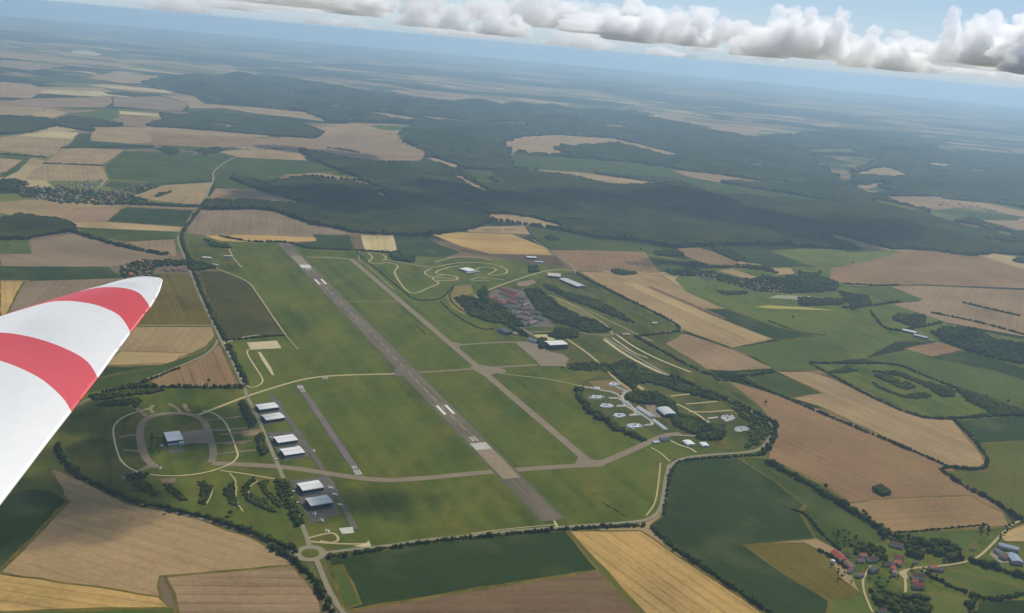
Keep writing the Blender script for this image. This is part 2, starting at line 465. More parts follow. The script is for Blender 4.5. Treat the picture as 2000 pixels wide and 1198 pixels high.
# ------------------------------------------------------------------ fields: (colour, rows, [survey points])
FIELDS = [
 # far plateau to the north-west
 (TAN, .4, [(0,102),(60,108),(130,115),(205,120),(185,127),(100,122),(0,112)]),
 (PALE, .2, [(140,99),(170,99),(200,106),(190,109),(140,104)]),
 (TANP, .4, [(0,118),(50,120),(130,130),(60,138),(0,130)]),
 (TAN, .4, [(170,152),(215,143),(260,145),(350,152),(280,156),(275,163),(240,163)]),
 (PALE, .2, [(165,165),(220,168),(300,173),(345,178),(330,182),(220,173)]),
 (MDG, .3, [(60,148),(160,152),(230,164),(160,164),(60,158)]),
 (TAN, .5, [(0,160),(60,165),(75,170),(200,172),(220,180),(75,184),(60,192),(0,190)]),
 (PALE, .3, [(85,177),(195,178),(222,188),(150,187),(78,182)]),
 (TANP, .5, [(0,200),(50,193),(215,190),(220,200),(205,210),(80,210),(0,207)]),
 (TAN, .5, [(0,207),(90,211),(55,228),(0,224)]),
 (TANL, .5, [(60,229),(95,213),(130,220),(90,236)]),
 (GREY, .4, [(222,191),(310,188),(370,202),(355,217),(222,208)]),
 (TAN, .5, [(310,186),(380,190),(400,203),(520,212),(600,220),(645,239),(560,228),(500,222),(440,212),(370,212),(365,200)]),
 (PALE, .3, [(233,217),(318,223),(320,229),(235,223)]),
 (RED, .4, [(250,230),(350,232),(345,240),(255,246)]),
 (GRN, .3, [(130,222),(230,214),(232,230),(210,236),(135,228)]),
 (MDG, .3, [(365,212),(440,215),(500,223),(430,223),(380,228)]),
 (TAN, .5, [(180,248),(330,250),(380,253),(520,262),(525,268),(430,268),(260,281),(180,276),(175,260)]),
 (RED, .5, [(290,259),(330,261),(520,270),(550,275),(500,286),(420,289),(300,283)]),
 (TAN, .6, [(0,268),(100,256),(155,259),(130,276),(110,300),(90,306),(0,294)]),
 (PALE, .3, [(30,266),(100,256),(155,259),(140,271)]),
 (DKG, .4, [(155,262),(180,260),(175,275),(300,285),(305,290),(240,293),(130,287)]),
 (TAN, .8, [(125,289),(243,292),(200,322),(85,319)]),
 (TAN, .6, [(85,320),(200,325),(210,352),(150,354),(50,351),(60,336)]),
 (MDG, .5, [(240,295),(360,298),(450,307),(415,351),(330,358),(215,350),(205,325)]),
 (MDG, .4, [(0,300),(62,308),(35,335),(10,347),(0,347)]),
 (TAN, .4, [(0,309),(44,313),(12,336),(0,338)]),
 (MDG, .5, [(450,309),(600,316),(660,336),(600,338),(545,346),(570,360),(480,373),(420,365),(420,346)]),
 (TAN, .4, [(420,296),(500,291),(580,293),(600,314),(470,308)]),
 (TANP, .6, [(520,270),(620,265),(700,258),(790,275),(830,300),(820,318),(730,318),(650,305),(590,296),(540,290),(480,286)]),
 (TAN, .4, [(640,243),(700,241),(800,245),(785,262),(700,258),(620,264)]),
 (GRN, .4, [(720,245),(800,246),(788,256),(745,254)]),
 (MDG, .4, [(215,354),(320,359),(300,371),(240,376),(205,363)]),
 (TAN, .5, [(320,362),(418,356),(390,402),(300,391),(260,383)]),
 (TANP, .7, [(421,368),(500,371),(592,402),(480,400),(402,396)]),
 (GRN, .3, [(540,389),(596,400),(585,405),(560,401)]),
 # west of the road
 (TAN, .5, [(0,395),(60,390),(240,403),(215,425),(110,429),(60,426),(0,416)]),
 (TANP, .4, [(111,430),(150,405),(240,404),(208,433),(150,441),(130,434)]),
 (DKG, .5, [(245,405),(378,411),(358,443),(210,433)]),
 (TANL, .5, [(131,434),(210,434),(355,444),(350,453),(150,444)]),
 (MDG, .4, [(146,444),(348,453),(342,467),(250,472),(180,461)]),
 (TANP, .6, [(250,473),(340,468),(345,501),(310,498)]),
 (GRN, .2, [(0,467),(30,464),(55,470),(62,495),(0,494)]),
 (GREY, .7, [(0,496),(62,496),(60,471),(140,458),(310,499),(345,506),(260,513),(200,524),(0,520)]),
 (TEAL, .4, [(0,521),(210,521),(235,541),(190,549),(0,547)]),
 (GOLD, .6, [(0,549),(47,550),(20,600),(0,640)]),
 (GREY, .5, [(48,550),(300,542),(318,560),(270,640),(0,660),(20,602)]),
 (OLV, 1.0, [(318,535),(366,535),(417,635),(270,635),(290,590)]),
 (TAN, .5, [(260,639),(415,639),(420,655),(405,675),(330,713),(180,716)]),
 (TANL, .4, [(235,686),(372,690),(330,711),(200,714)]),
 (TEAL, .3, [(170,717),(290,717),(200,736),(150,740)]),
 (MDG, .5, [(150,742),(200,738),(300,719),(400,686),(415,668),(426,667),(415,687),(330,723),(250,756),(120,775)]),
 (RED, 1.0, [(430,673),(466,751),(400,757),(310,757),(290,741),(380,706)]),
 (leafy(78, 80, 48), .6, [(385,530),(435,531),(486,551),(560,655),(510,660),(440,664),(420,620)]),
 # between the airfield and the great wood
 (GREY, .7, [(380,412),(500,410),(540,416),(575,428),(610,441),(655,449),(690,457),(612,468),(400,460),(364,455)]),
 (GOLD, .5, [(400,461),(490,459),(612,464),(620,471),(500,474),(430,471)]),
 (TEAL, .4, [(612,458),(682,460),(692,487),(620,488),(575,485),(570,476),(618,471)]),
 (BROWN, .6, [(683,461),(705,459),(712,489),(696,486)]),
 (PALE, .9, [(704,460),(768,461),(777,496),(713,489)]),
 (TEAL, .5, [(769,461),(820,463),(860,479),(900,493),(870,503),(820,512),(790,508),(779,497)]),
 (GOLD, .5, [(843,458),(900,454),(1000,458),(1060,482),(1080,498),(960,496),(900,481)]),
 (TAN, .5, [(908,451),(940,443),(1025,442),(1035,459),(1000,457),(920,454)]),
 (PLOUGH, .6, [(835,464),(870,478),(960,497),(1085,500),(1105,523),(1070,520),(980,505),(900,491)]),
 (MDG, .4, [(1028,441),(1100,453),(1165,467),(1240,475),(1320,489),(1300,499),(1180,490),(1075,486),(1040,461)]),
 (RED, .8, [(1076,488),(1180,490),(1260,493),(1290,534),(1122,528)]),
 (TAN, .7, [(1132,531),(1290,536),(1340,570),(1415,603),(1357,604),(1510,663),(1430,680),(1340,647),(1250,600)]),
 (TANP, .8, [(1268,656),(1340,653),(1430,682),(1510,720),(1430,725),(1380,722),(1310,691)]),
 (DKG, .6, [(1360,606),(1420,604),(1520,640),(1600,659),(1512,663)]),
 (GRN, .4, [(1435,681),(1520,668),(1625,654),(1660,690),(1590,710),(1600,722),(1515,724),(1480,700)]),
 (MDG, .5, [(1440,729),(1510,728),(1605,768),(1540,778)]),
 (RED, .5, [(1315,736),(1360,731),(1430,746),(1530,776),(1600,800),(1850,906),(1960,1000),(1975,1030),(1900,1034),(1740,1040),(1600,941),(1500,896),(1516,830),(1400,770)]),
 (TAN, .6, [(1516,726),(1580,727),(1620,738),(1800,817),(1860,821),(1926,900),(1920,919),(1850,910),(1600,794),(1547,778),(1607,768)]),
 (earth(160, 132, 100), .4, [(1640,985),(1730,975),(1895,968),(1960,1003),(1972,1028),(1900,1033),(1740,1039)]),
 (GRN, .3, [(1690,701),(1790,681),(1870,700),(1890,691),(2060,740),(2060,795),(1950,779),(1850,749)]),
 (DKG, .4, [(1800,697),(1892,686),(2060,738),(2060,762),(1930,722)]),
 (RED, .4, [(1766,681),(1830,668),(1885,683),(1820,697)]),
 (TEAL, .4, [(1867,821),(2060,808),(2060,858),(1912,867)]),
 (leafy(98, 108, 60), .3, [(1908,869),(2060,859),(2060,1020),(1990,1010),(1950,980),(1842,921),(1930,919)]),
 (TEAL, .5, [(1312,896),(1400,894),(1460,896),(1572,986),(1560,1000),(1592,1051),(1452,1065),(1620,1175),(1600,1240),(1520,1215),(1300,1065),(1272,1026),(1292,1010),(1302,960)]),
 (MDG, .4, [(1442,893),(1492,895),(1600,945),(1738,1041),(1730,1060),(1640,1075),(1592,1050),(1562,1000),(1576,987)]),
 (OLV, .4, [(1454,1066),(1570,1061),(1620,1086),(1640,1130),(1680,1160),(1622,1173),(1560,1140)]),
 (GOLD, 1.0, [(1112,1038),(1250,1037),(1300,1071),(1530,1225),(1280,1225),(1182,1112)]),
 (DKG, .5, [(640,1092),(760,1073),(1000,1042),(1104,1037),(1168,1114),(900,1155),(700,1190),(668,1192),(650,1125)]),
 (BROWN, .7, [(690,1193),(900,1157),(1170,1116),(1275,1225),(690,1230)]),
 (GRN, .2, [(646,1108),(668,1103),(705,1180),(672,1190)]),
 (TAN, .5, [(95,915),(150,934),(250,985),(380,1012),(480,1047),(560,1088),(574,1104),(312,1126),(312,1190),(100,1140),(0,1119),(135,981)]),
 (TANP, 1.0, [(322,1127),(572,1105),(618,1160),(640,1225),(350,1225),(340,1160)]),
 (GOLD, .8, [(0,1121),(80,1131),(310,1166),(330,1186),(100,1192),(-60,1200),(-60,1125)]),
 (GRN, .3, [(100,1194),(340,1187),(345,1225),(-60,1225),(-60,1205)]),
 (TEAL, .3, [(-100,985),(60,955),(100,958),(133,980),(-2,1112),(-100,1100)]),
 (GRN, .3, [(1755,1042),(1900,1035),(1930,1035),(1885,1075),(1850,1090),(1800,1072)]),
 (TANL, .3, [(1978,1032),(2060,1005),(2060,1062),(1962,1058),(1950,1045)]),
 (GRN, .3, [(1856,1112),(2000,1150),(2060,1150),(2060,1162),(1940,1166),(1900,1150),(1828,1118)]),
 (LTG, .2, [(1812,1160),(1840,1155),(1896,1170),(1890,1200),(1820,1210)]),
 (DKG, .4, [(1910,1172),(2060,1172),(2060,1225),(1900,1225)]),
 # east, beyond the stream village
 (RED, .4, [(1622,526),(1780,488),(1900,500),(2060,520),(2060,566),(1800,556),(1672,560),(1622,546)]),
 (TANP, .5, [(1682,561),(1800,558),(2060,570),(2060,668),(1850,631),(1742,594),(1800,588)]),
 (GRN, .4, [(1668,562),(1740,560),(1805,586),(1742,592)]),
 (LTG, .3, [(1502,490),(1560,486),(1678,488),(1745,490),(1765,492),(1700,510),(1620,525),(1582,519)]),
 (TEAL, .4, [(1372,485),(1480,483),(1500,489),(1585,521),(1500,522),(1422,500)]),
 (RED, .5, [(1323,486),(1365,484),(1420,501),(1450,518),(1400,523),(1340,501)]),
 (TANL, .4, [(1902,497),(1944,496),(2060,515),(2060,540),(1980,520)]),
 (TAN, .5, [(1402,529),(1430,526),(1488,545),(1474,549)]),
 (TAN, .3, [(1502,524),(1545,524),(1552,535),(1515,537)]),
 # clearings in the great wood
 (TAN, .4, [(547,342),(620,338),(700,351),(760,374),(735,369),(690,359),(600,348)]),
 (TANL, .3, [(727,374),(750,378),(776,409),(760,401),(740,386)]),
 (TAN, .5, [(945,419),(980,418),(1040,425),(1095,440),(1110,450),(1025,440),(962,431)]),
 (MDG, .4, [(895,330),(972,334),(958,350),(976,362),(941,363),(900,336)]),
 (TAN, .4, [(883,344),(900,344),(955,373),(950,377),(920,366)]),
 (TAN, .4, [(822,309),(850,309),(895,323),(897,332),(880,331),(840,316)]),
 (TAN, .5, [(980,281),(1015,268),(1085,264),(1200,271),(1260,285),(1335,304),(1300,308),(1240,291),(1100,286),(1088,293),(1118,307),(1000,299)]),
 (MDG, .4, [(1000,300),(1120,309),(1300,326),(1420,360),(1640,396),(1500,389),(1380,376),(1310,351),(1170,341),(1000,329)]),
 (TAN, .4, [(1120,336),(1180,343),(1322,363),(1200,363),(1120,346),(1000,331),(1000,330)]),
 (TANP, .4, [(1308,331),(1400,341),(1512,358),(1400,356),(1340,345)]),
 (TAN, .3, [(711,217),(760,222),(825,233),(810,238),(760,231)]),
 (TANP, .3, [(812,226),(960,240),(860,241)]),
 (GRN, .3, [(960,239),(1030,237),(1025,247),(975,246)]),
 (LTG, .3, [(1090,206),(1160,208),(1168,217),(1100,213)]),
 (TAN, .3, [(1250,225),(1330,228),(1342,241),(1290,237)]),
 (TAN, .3, [(1385,249),(1450,249),(1490,258),(1400,259)]),
 (TAN, .4, [(1668,341),(1722,325),(1782,343),(1742,351)]),
 (TANP, .4, [(1670,364),(1720,357),(1745,360),(1690,370)]),
 (LTG, .3, [(1575,292),(1660,290),(1680,300),(1600,301)]),
 (LTG, .3, [(1800,287),(1860,290),(1875,302),(1815,300)]),
 (PALE, .3, [(1815,318),(1860,322),(1850,328),(1820,324)]),
 (LTG, .3, [(1700,388),(1760,400),(1815,413),(1780,415),(1720,400)]),
 (TANP, .4, [(1722,384),(1830,384),(1900,402),(1930,413),(1880,406),(1815,411),(1760,399)]),
 (OLV, .3, [(1846,432),(1905,440),(1945,455),(1900,452)]),
 (LTG, .3, [(1938,447),(1975,455),(1985,468),(1950,462)]),
 (TANP, .3, [(1900,430),(2060,432),(2060,468),(1990,455)]),
 (LTG, .3, [(1920,468),(1990,474),(1985,479),(1925,473)]),
]
# clearings are the fields that lie inside the wood's outline
for i, (col, rows, pts) in enumerate(FIELDS):
    ang = None
    if pts[0] == (95, 915):                              # drilled parallel to the perimeter road
        a, b2 = gp(250, 985), gp(480, 1050)
        ang = math.atan2(b2[1] - a[1], b2[0] - a[0])
    sheet('field', pts, MAT_FIELD, 0.10 + 0.004 * i, col, rows, ang)
    P = gps(pts)
    if min(math.hypot(*q) for q in P) < 3300:             # uncut grass left along the edge of the near fields
        P = ragged(P, 30, 1.6)
        L, R = strip_mesh(P + [P[0]], 5.0)
        n = len(L)
        z = 0.10 + 0.004 * i + .002
        V = [(x, y, z) for x, y in L] + [(x, y, z) for x, y in R]
        struct(mesh_obj('field_margin', V, [(n + k, n + k + 1, k + 1, k) for k in range(n - 1)], MAT_MARGIN))
# a paler drilled strip and a strip of plough in the long field east of the base
sheet('field', [(1212,551),(1236,553),(1500,661),(1474,669),(1330,605)], MAT_FIELD, .72, TANL, .6)
sheet('field', [(1262,560),(1272,560),(1420,622),(1412,624)], MAT_FIELD, .72, BROWN, .4)

# meadows and the airfield's own grass
sheet('meadow', [(1318,546),(1340,530),(1400,523),(1500,520),(1620,525),(1665,560),(1740,592),(1850,632),(1980,660),(2060,672),(2060,740),(1890,690),(1780,650),(1690,700),(1590,710),(1660,690),(1600,659),(1520,640),(1415,603),(1342,571)], MAT_MEADOW, .06)
sheet('meadow', [(1585,712),(1752,712),(1860,755),(1985,805),(1945,818),(1862,820),(1800,816)], MAT_MEADOW, .80)
sheet('meadow', [(1640,1076),(1740,1041),(1975,1028),(2060,1010),(2060,1225),(1600,1225),(1622,1174),(1680,1160)], MAT_MEADOW, .07)
AIR = [(445,482),(560,475),(600,489),(700,490),(720,497),(780,500),(990,508),(1120,527),(1250,600),(1342,648),(1300,672),(1420,745),
       (1480,790),(1518,832),(1500,872),(1480,888),(1400,892),(1314,895),(1302,912),(1298,960),(1290,1005),(1240,1025),(1100,1034),
       (900,1050),(760,1068),(640,1090),(600,1090),(480,1042),(380,1008),(250,975),(160,930),(112,885),(108,850),(130,812),(200,772),(300,760),
       (475,757),(452,690),(441,667),(560,656),(487,551),(436,530),(470,520)]
sheet('airfield_grass', AIR, MAT_GRASS, .62)
sheet('rough_grass', [(958,566),(1120,530),(1250,602),(1340,647),(1300,672),(1420,746),(1480,790),(1516,832),(1498,870),(1390,880),(1300,860),(1270,842),(1180,815),(1130,780),(1135,745),(1180,735),(1100,715),(1060,690),(1000,645),(930,585)], MAT_ROUGH, .68)
sheet('rough_grass', [(370,470),(445,480),(470,520),(475,535),(400,525),(375,500)], MAT_ROUGH, .66)
sheet('rough_grass', [(110,850),(130,812),(240,770),(270,800),(265,900),(300,960),(230,965),(160,930)], MAT_ROUGH, .66)
sheet('dry_grass', [(885,560),(920,556),(925,572),(905,580),(900,592),(930,610),(905,615),(880,600),(872,580)], MAT_FIELD, .70, earth(142, 128, 78), .2)
sheet('dry_grass', [(1150,745),(1230,740),(1270,765),(1200,770),(1160,757)], MAT_FIELD, .72, earth(132, 112, 72), .2)
sheet('dry_grass', [(1080,578),(1110,590),(1180,630),(1198,655),(1170,640),(1100,605)], MAT_FIELD, .72, earth(132, 122, 78), .2)

# ------------------------------------------------------------------ foliage helpers
def lump_proto(sub, seed, amp):
    bm = bmesh.new()
    bmesh.ops.create_icosphere(bm, subdivisions=sub, radius=1)
    r = random.Random(seed)
    from mathutils import noise as mn
    off = Vector((r.uniform(-50, 50), r.uniform(-50, 50), r.uniform(-50, 50)))
    V = []
    for v in bm.verts:
        k = 1 + amp * mn.fractal(v.co * 1.6 + off, 1.0, 2.0, 4)
        V.append(v.co * k)
    F = [[v.index for v in f.verts] for f in bm.faces]
    bm.free()
    return np.array([tuple(v) for v in V]), np.array(F)

def merge_lumps(protos, items):
    """items: (x, y, z, rx, ry, rz, proto, angle)"""
    Vs, Fs, n = [], [], 0
    for (x, y, z, rx, ry, rz, p, a) in items:
        V, F = protos[p % len(protos)]
        c_, s_ = math.cos(a), math.sin(a)
        W = np.stack([(V[:, 0] * c_ - V[:, 1] * s_) * rx + x, (V[:, 0] * s_ + V[:, 1] * c_) * ry + y, V[:, 2] * rz + z], 1)
        Vs.append(W)
        Fs.append(F + n)
        n += len(V)
    return np.concatenate(Vs), np.concatenate(Fs)

# ------------------------------------------------------------------ woods
WOOD = [(280,160),(340,150),(430,150),(540,150),(640,165),(760,190),(880,202),(1000,207),(1150,214),(1260,222),(1340,242),(1450,274),(1560,262),
 (1650,257),(1720,264),(1800,282),(1900,300),(2060,318),(2060,500),(1990,499),(1939,495),(1932,497),(1890,500),(1824,490),(1774,487),(1741,487),
 (1701,477),(1633,459),(1578,464),(1655,480),(1677,487),(1655,489),(1604,485),(1560,484),(1540,478),(1480,480),(1380,480),(1320,484),(1300,482),
 (1276,476),(1240,470),(1200,468),(1163,465),(1100,451),(1025,440),(960,431),(943,440),(908,450),(838,460),(806,462),(763,459),(688,454),(655,446),
 (610,439),(575,425),(540,414),(500,409),(400,410),(403,396),(526,397),(590,405),(605,400),(560,387),(508,372),(452,350),(456,346),(520,361),
 (575,350),(606,346),(700,354),(715,352),(640,325),(590,300),(586,292),(650,306),(720,319),(820,319),(830,312),(836,297),(790,278),(785,262),(810,248),
 (800,242),(700,238),(640,240),(630,232),(600,220),(520,211),(400,195),(380,188),(300,172)]

def canopy(name, outline, holes, step, h, hv, mat, skirt=True, seed=1, relief=0.0, yr=(0, 1e9)):
    """closed tree canopy of a wood: a rough roof of crowns with a leafy wall along its edge"""
    poly = gps(outline)
    H = [gps(q) for q in holes]
    A = np.array(poly)
    x0, y0 = A.min(0)
    x1, y1 = A.max(0)
    nx, ny = int((x1 - x0) / step) + 2, int((y1 - y0) / step) + 2
    r = np.random.default_rng(seed)
    gx, gy = np.meshgrid(np.arange(nx), np.arange(ny), indexing='ij')
    cx = x0 + (gx[:-1, :-1] + .5) * step
    cy_ = y0 + (gy[:-1, :-1] + .5) * step
    P = np.stack([cx.ravel(), cy_.ravel()], 1)
    ins = in_poly(P, poly) & (P[:, 1] >= yr[0]) & (P[:, 1] < yr[1])
    for q in H:
        ins &= ~in_poly(P, q)
    ins = ins.reshape(nx - 1, ny - 1)
    vx = x0 + gx * step + r.uniform(-.38, .38, gx.shape) * step
    vy = y0 + gy * step + r.uniform(-.38, .38, gx.shape) * step
    big = np.sin(vx / 310.0 + seed) * np.cos(vy / 270.0) + .6 * np.sin(vx / 120.0 - vy / 150.0)
    vz = h + hv * r.uniform(-1, 1, gx.shape) + big * hv * .4
    if relief:                                           # rolling ground under the wood, level at its edge
        dist = np.zeros(ins.shape)
        cur = ins.copy()
        for _ in range(max(4, int(520 / step))):
            dist += cur
            e = np.pad(cur, 1)
            cur = cur & e[:-2, 1:-1] & e[2:, 1:-1] & e[1:-1, :-2] & e[1:-1, 2:]
        dv = np.zeros(gx.shape)
        dv[:-1, :-1] = dist
        dv = np.clip(dv * step / 500.0, 0, 1)
        hill = .5 + .5 * np.sin(vx / 330.0 + 1.3 * np.sin(vy / 520.0) + seed) * np.cos(vy / 410.0 + .8 * np.sin(vx / 610.0))
        hill += .35 * np.sin(vx / 140.0 + vy / 190.0)
        vz = vz + relief * dv * dv * (3 - 2 * dv) * hill
    idx = -np.ones(gx.shape, int)
    used = np.zeros(gx.shape, bool)
    for a in (0, 1):
        for b_ in (0, 1):
            used[a:nx - 1 + a, b_:ny - 1 + b_] |= ins
    idx[used] = np.arange(used.sum())
    V = np.stack([vx[used], vy[used], vz[used]], 1)
    ii, jj = np.nonzero(ins)
    F = np.stack([idx[ii, jj], idx[ii + 1, jj], idx[ii + 1, jj + 1], idx[ii, jj + 1]], 1)
    if skirt:
        pad = np.pad(ins, 1)
        nb = len(V)
        V = np.concatenate([V, np.stack([vx[used], vy[used], np.zeros(used.sum())], 1)])
        walls = []
        for (di, dj, e0, e1) in ((-1, 0, (0, 0), (0, 1)), (1, 0, (1, 1), (1, 0)), (0, -1, (1, 0), (0, 0)), (0, 1, (0, 1), (1, 1))):
            m_ = ins & ~pad[1 + di:1 + di + ins.shape[0], 1 + dj:1 + dj + ins.shape[1]]
            a_, b_ = np.nonzero(m_)
            p0, p1 = idx[a_ + e0[0], b_ + e0[1]], idx[a_ + e1[0], b_ + e1[1]]
            walls.append(np.stack([p0 + nb, p0, p1, p1 + nb], 1)[:, ::-1])
        F = np.concatenate([F] + walls)
    return np_obj(name, V, F, mat)

CLEAR = [f[2] for f in FIELDS[-39:]]
CLEAR_V = [[(1585,303),(1665,305),(1720,312),(1670,335),(1660,368),(1700,380),(1760,378),(1640,350),(1600,325)],
           [(1515,266),(1572,268),(1568,273),(1520,271)], [(1588,240),(1640,243),(1636,249),(1592,246)], [(845,257),(868,260),(864,264),(848,262)], [(1180,243),(1230,246),(1220,252),(1185,249)],
           [(1080,228),(1130,229),(1125,234),(1085,233)], [(1400,288),(1450,292),(1440,298),(1405,295)], [(1460,318),(1500,322),(1490,328),(1462,325)], [(560,178),(610,180),(606,185),(565,184)],
           [(640,205),(672,208),(668,212),(644,210)], [(1890,330),(1940,334),(1930,341),(1892,338)], [(905,395),(930,392),(925,400),(908,404)], [(1100,428),(1135,431),(1128,436),(1104,434)],
           [(1830,388),(1950,398),(2060,420),(2060,440),(1900,430),(1850,436),(1810,420)]]
for q_ in CLEAR_V[1:-1]:
    sheet('field', q_, MAT_FIELD, .5, rng.choice((TAN, LTG, GRN, TANP)), .2)
stuff(canopy('wood', WOOD, CLEAR + CLEAR_V, 22, 15, 7, MAT_WOOD, seed=3, relief=48, yr=(0, 7600)), 'great dark wood spreading behind the airfield', 'wood')
stuff(canopy('wood', WOOD, CLEAR + CLEAR_V, 55, 18, 13, MAT_WOOD, seed=4, relief=70, yr=(7600, 1e9)), 'distant blue-hazed woodland beyond the clearings', 'wood')

# ------------------------------------------------------------------ runway, taxiways, roads
RW_A, RW_B = Vector(gp(1080, 1017)), Vector(gp(553, 476))
RW_D = (RW_B - RW_A).normalized()
RW_N = Vector((-RW_D.y, RW_D.x))                 # points to the west side
RW_ANG = math.atan2(RW_D.y, RW_D.x)

def quad(name, c, u, v, lu, lv, mat, z, parent=None):
    c, u, v = Vector(c), Vector(u), Vector(v)
    P = [c - u * lu / 2 - v * lv / 2, c + u * lu / 2 - v * lv / 2, c + u * lu / 2 + v * lv / 2, c - u * lu / 2 + v * lv / 2]
    o = mesh_obj(name, [(p.x, p.y, z) for p in P], [(0, 1, 2, 3)], mat, parent)
    n = (P[1] - P[0]).to_3d().cross((P[2] - P[1]).to_3d())
    if n.z < 0:
        o.data.flip_normals()
    return o

def along(px, py, A=RW_A, D=RW_D):
    return (Vector(gp(px, py)) - A).dot(D)

RWL = (RW_B - RW_A).length
def rw_mat():
    m, t, b = new_mat('runway_asphalt_streaked', .9, .1)
    g = N(t, 'NewGeometry')
    mp = N(t, 'Mapping', vector_type='POINT')
    mp.inputs['Rotation'].default_value = (0, 0, -RW_ANG)
    mp.inputs['Scale'].default_value = (.004, .16, 1)
    vr = N(t, 'VectorRotate', rotation_type='Z_AXIS')
    vr.inputs['Angle'].default_value = -RW_ANG
    t.links.new(g.outputs['Position'], vr.inputs['Vector'])
    mp.inputs['Rotation'].default_value = (0, 0, 0)
    t.links.new(vr.outputs[0], mp.inputs[0])
    s1 = noise(t, mp.outputs[0], 1.0, 4, .6)
    s2 = noise(t, g.outputs['Position'], .05, 4, .6)
    s3 = noise(t, vr.outputs[0], .006, 2, .5)
    c = mix_col(t, ramp(t, s1, .3, .7), earth(92, 82, 76), earth(150, 134, 120))
    c = mix_col(t, math_node(t, 'MULTIPLY', ramp(t, s2, .35, .7), 0.6), c, earth(122, 116, 88))
    c = mix_col(t, math_node(t, 'MULTIPLY', ramp(t, s3, .45, .6), .35), c, earth(78, 66, 62))
    t.links.new(c, b.inputs['Base Color'])
    return m
MAT_RWS = rw_mat()
struct(quad('runway_shoulder', (RW_A + RW_B) / 2, RW_D, RW_N, RWL + 2, 52, simple_mat('grassy_shoulder', srgb(86, 86, 56), 1, .2, .05), .96))
runway = struct(quad('runway', (RW_A + RW_B) / 2, RW_D, RW_N, RWL, 40, MAT_RWS, 1.00))

DIG = {'0': ['111', '101', '101', '101', '111'], '5': ['111', '100', '111', '001', '111'], '2': ['111', '001', '111', '100', '111'], '3': ['111', '001', '111', '001', '111']}
def numerals(text, A, D, s, size, width, parent, facing, z, gap=.5):
    """painted block numerals, their feet at station s, read when rolling along `facing`"""
    Nn = Vector((-D.y, D.x)) * facing
    tot = len(text) * width + (len(text) - 1) * width * gap
    for k, ch in enumerate(text):
        cells = []
        for r in range(5):
            for q in range(3):
                if DIG[ch][r][q] == '1':
                    cells.append((q, r))
        V, F = [], []
        x0 = -tot / 2 + k * width * (1 + gap)
        for q, r in cells:
            xs = (x0 + q * width / 3, x0 + (q + 1) * width / 3)
            ys = (size * (1 - (r + 1) / 5), size * (1 - r / 5))
            n = len(V)
            for (xx, yy) in ((xs[0], ys[0]), (xs[1], ys[0]), (xs[1], ys[1]), (xs[0], ys[1])):
                p = A + D * (s + facing * yy) - Nn * xx
                V.append((p.x, p.y, z))
            F.append((n, n + 1, n + 2, n + 3))
        o = mesh_obj('runway_numeral', V, F, MAT_PAINT_OLD, parent)
        bm = bmesh.new(); bm.from_mesh(o.data); bmesh.ops.recalc_face_normals(bm, faces=bm.faces[:])
        if bm.faces[:][0].normal.z < 0:
            bmesh.ops.reverse_faces(bm, faces=bm.faces[:])
        bm.to_mesh(o.data); bm.free()

def bars(name, A, D, s0, s1, offs, bw, parent, z, mat):
    Nn = Vector((-D.y, D.x))
    for of in offs:
        quad(name, A + D * (s0 + s1) / 2 + Nn * of, D, Nn, abs(s1 - s0), bw, mat, z, parent)

# near threshold (rebuilt pale slabs), piano keys, numerals, aiming marks; the same at the far end
sA, sB = along(946, 879), along(934, 866)
bars('threshold_bar', RW_A, RW_D, sA, sB, [(-17 + i * 3.1) for i in range(12)], 2.6, runway, 1.06, MAT_PAINT_OLD)
numerals('05', RW_A, RW_D, along(928, 862), 22, 6, runway, 1, 1.06)
sC, sD = along(878, 810), along(864, 798)
bars('aiming_point_mark', RW_A, RW_D, sC, sD + 18, [-11, 11], 7, runway, 1.06, MAT_PAINT)
quad('resurfaced_slab', RW_A + RW_D * ((along(1000, 935) + sA - 2) / 2), RW_D, RW_N, sA - 2 - along(1000, 935), 38, simple_mat('pale_tarmac', earth(154, 136, 118), .9, .12, .05), 1.05, runway)
sE, sF = along(603, 523), along(598, 519)
bars('threshold_bar', RW_A, RW_D, sE - 8, sF + 10, [(-17 + i * 3.1) for i in range(12)], 2.6, runway, 1.06, MAT_PAINT)
numerals('23', RW_A, RW_D, sE - 14, 22, 6, runway, -1, 1.06)
quad('resurfaced_slab', RW_A + RW_D * ((along(572, 500) + sF + 14) / 2), RW_D, RW_N, along(572, 500) - sF - 14, 38, bpy.data.materials['pale_tarmac'], 1.05, runway)
bars('aiming_point_mark', RW_A, RW_D, along(629, 556), along(620, 548) + 14, [-11, 11], 7, runway, 1.06, MAT_PAINT)
for k in range(22):                                   # centre-line dashes
    s = sB + 90 + k * 62
    if s < sE - 60:
        quad('centre_line_dash', RW_A + RW_D * s, RW_D, RW_N, 30, 1.0, MAT_PAINT_OLD, 1.055, runway)

TW = [(1158,910),(685,506)]
taxi = road('taxiway', TW, 21, MAT_CONCRETE, .90, 0)
road('taxiway', [(790,730),(860,726),(925,721),(960,719),(1050,713)], 11, MAT_CONCRETE, .92)
road('taxiway', [(600,503),(640,503),(688,507)], 9, MAT_TRACK, .86)
road('taxiway', [(680,590),(775,589)], 6, MAT_CONCRETE, .86, 0)
road('taxiway', [(415,906),(470,908),(560,913),(680,932),(740,939),(800,938),(960,922),(1100,912),(1162,909),(1192,899),(1260,868),(1300,850),(1330,848)], 19, MAT_CONCRETE, .93)
road('taxiway', [(385,812),(430,795),(480,775),(560,750),(600,740),(640,735),(720,732),(783,731)], 11, MAT_TRACK, .94)
road('taxiway', [(885,677),(900,674),(980,669),(1030,669)], 10, MAT_CONCRETE, .92)
road('path', [(960,728),(1000,733),(1080,742),(1135,755)], 4, MAT_TRACK, .86)
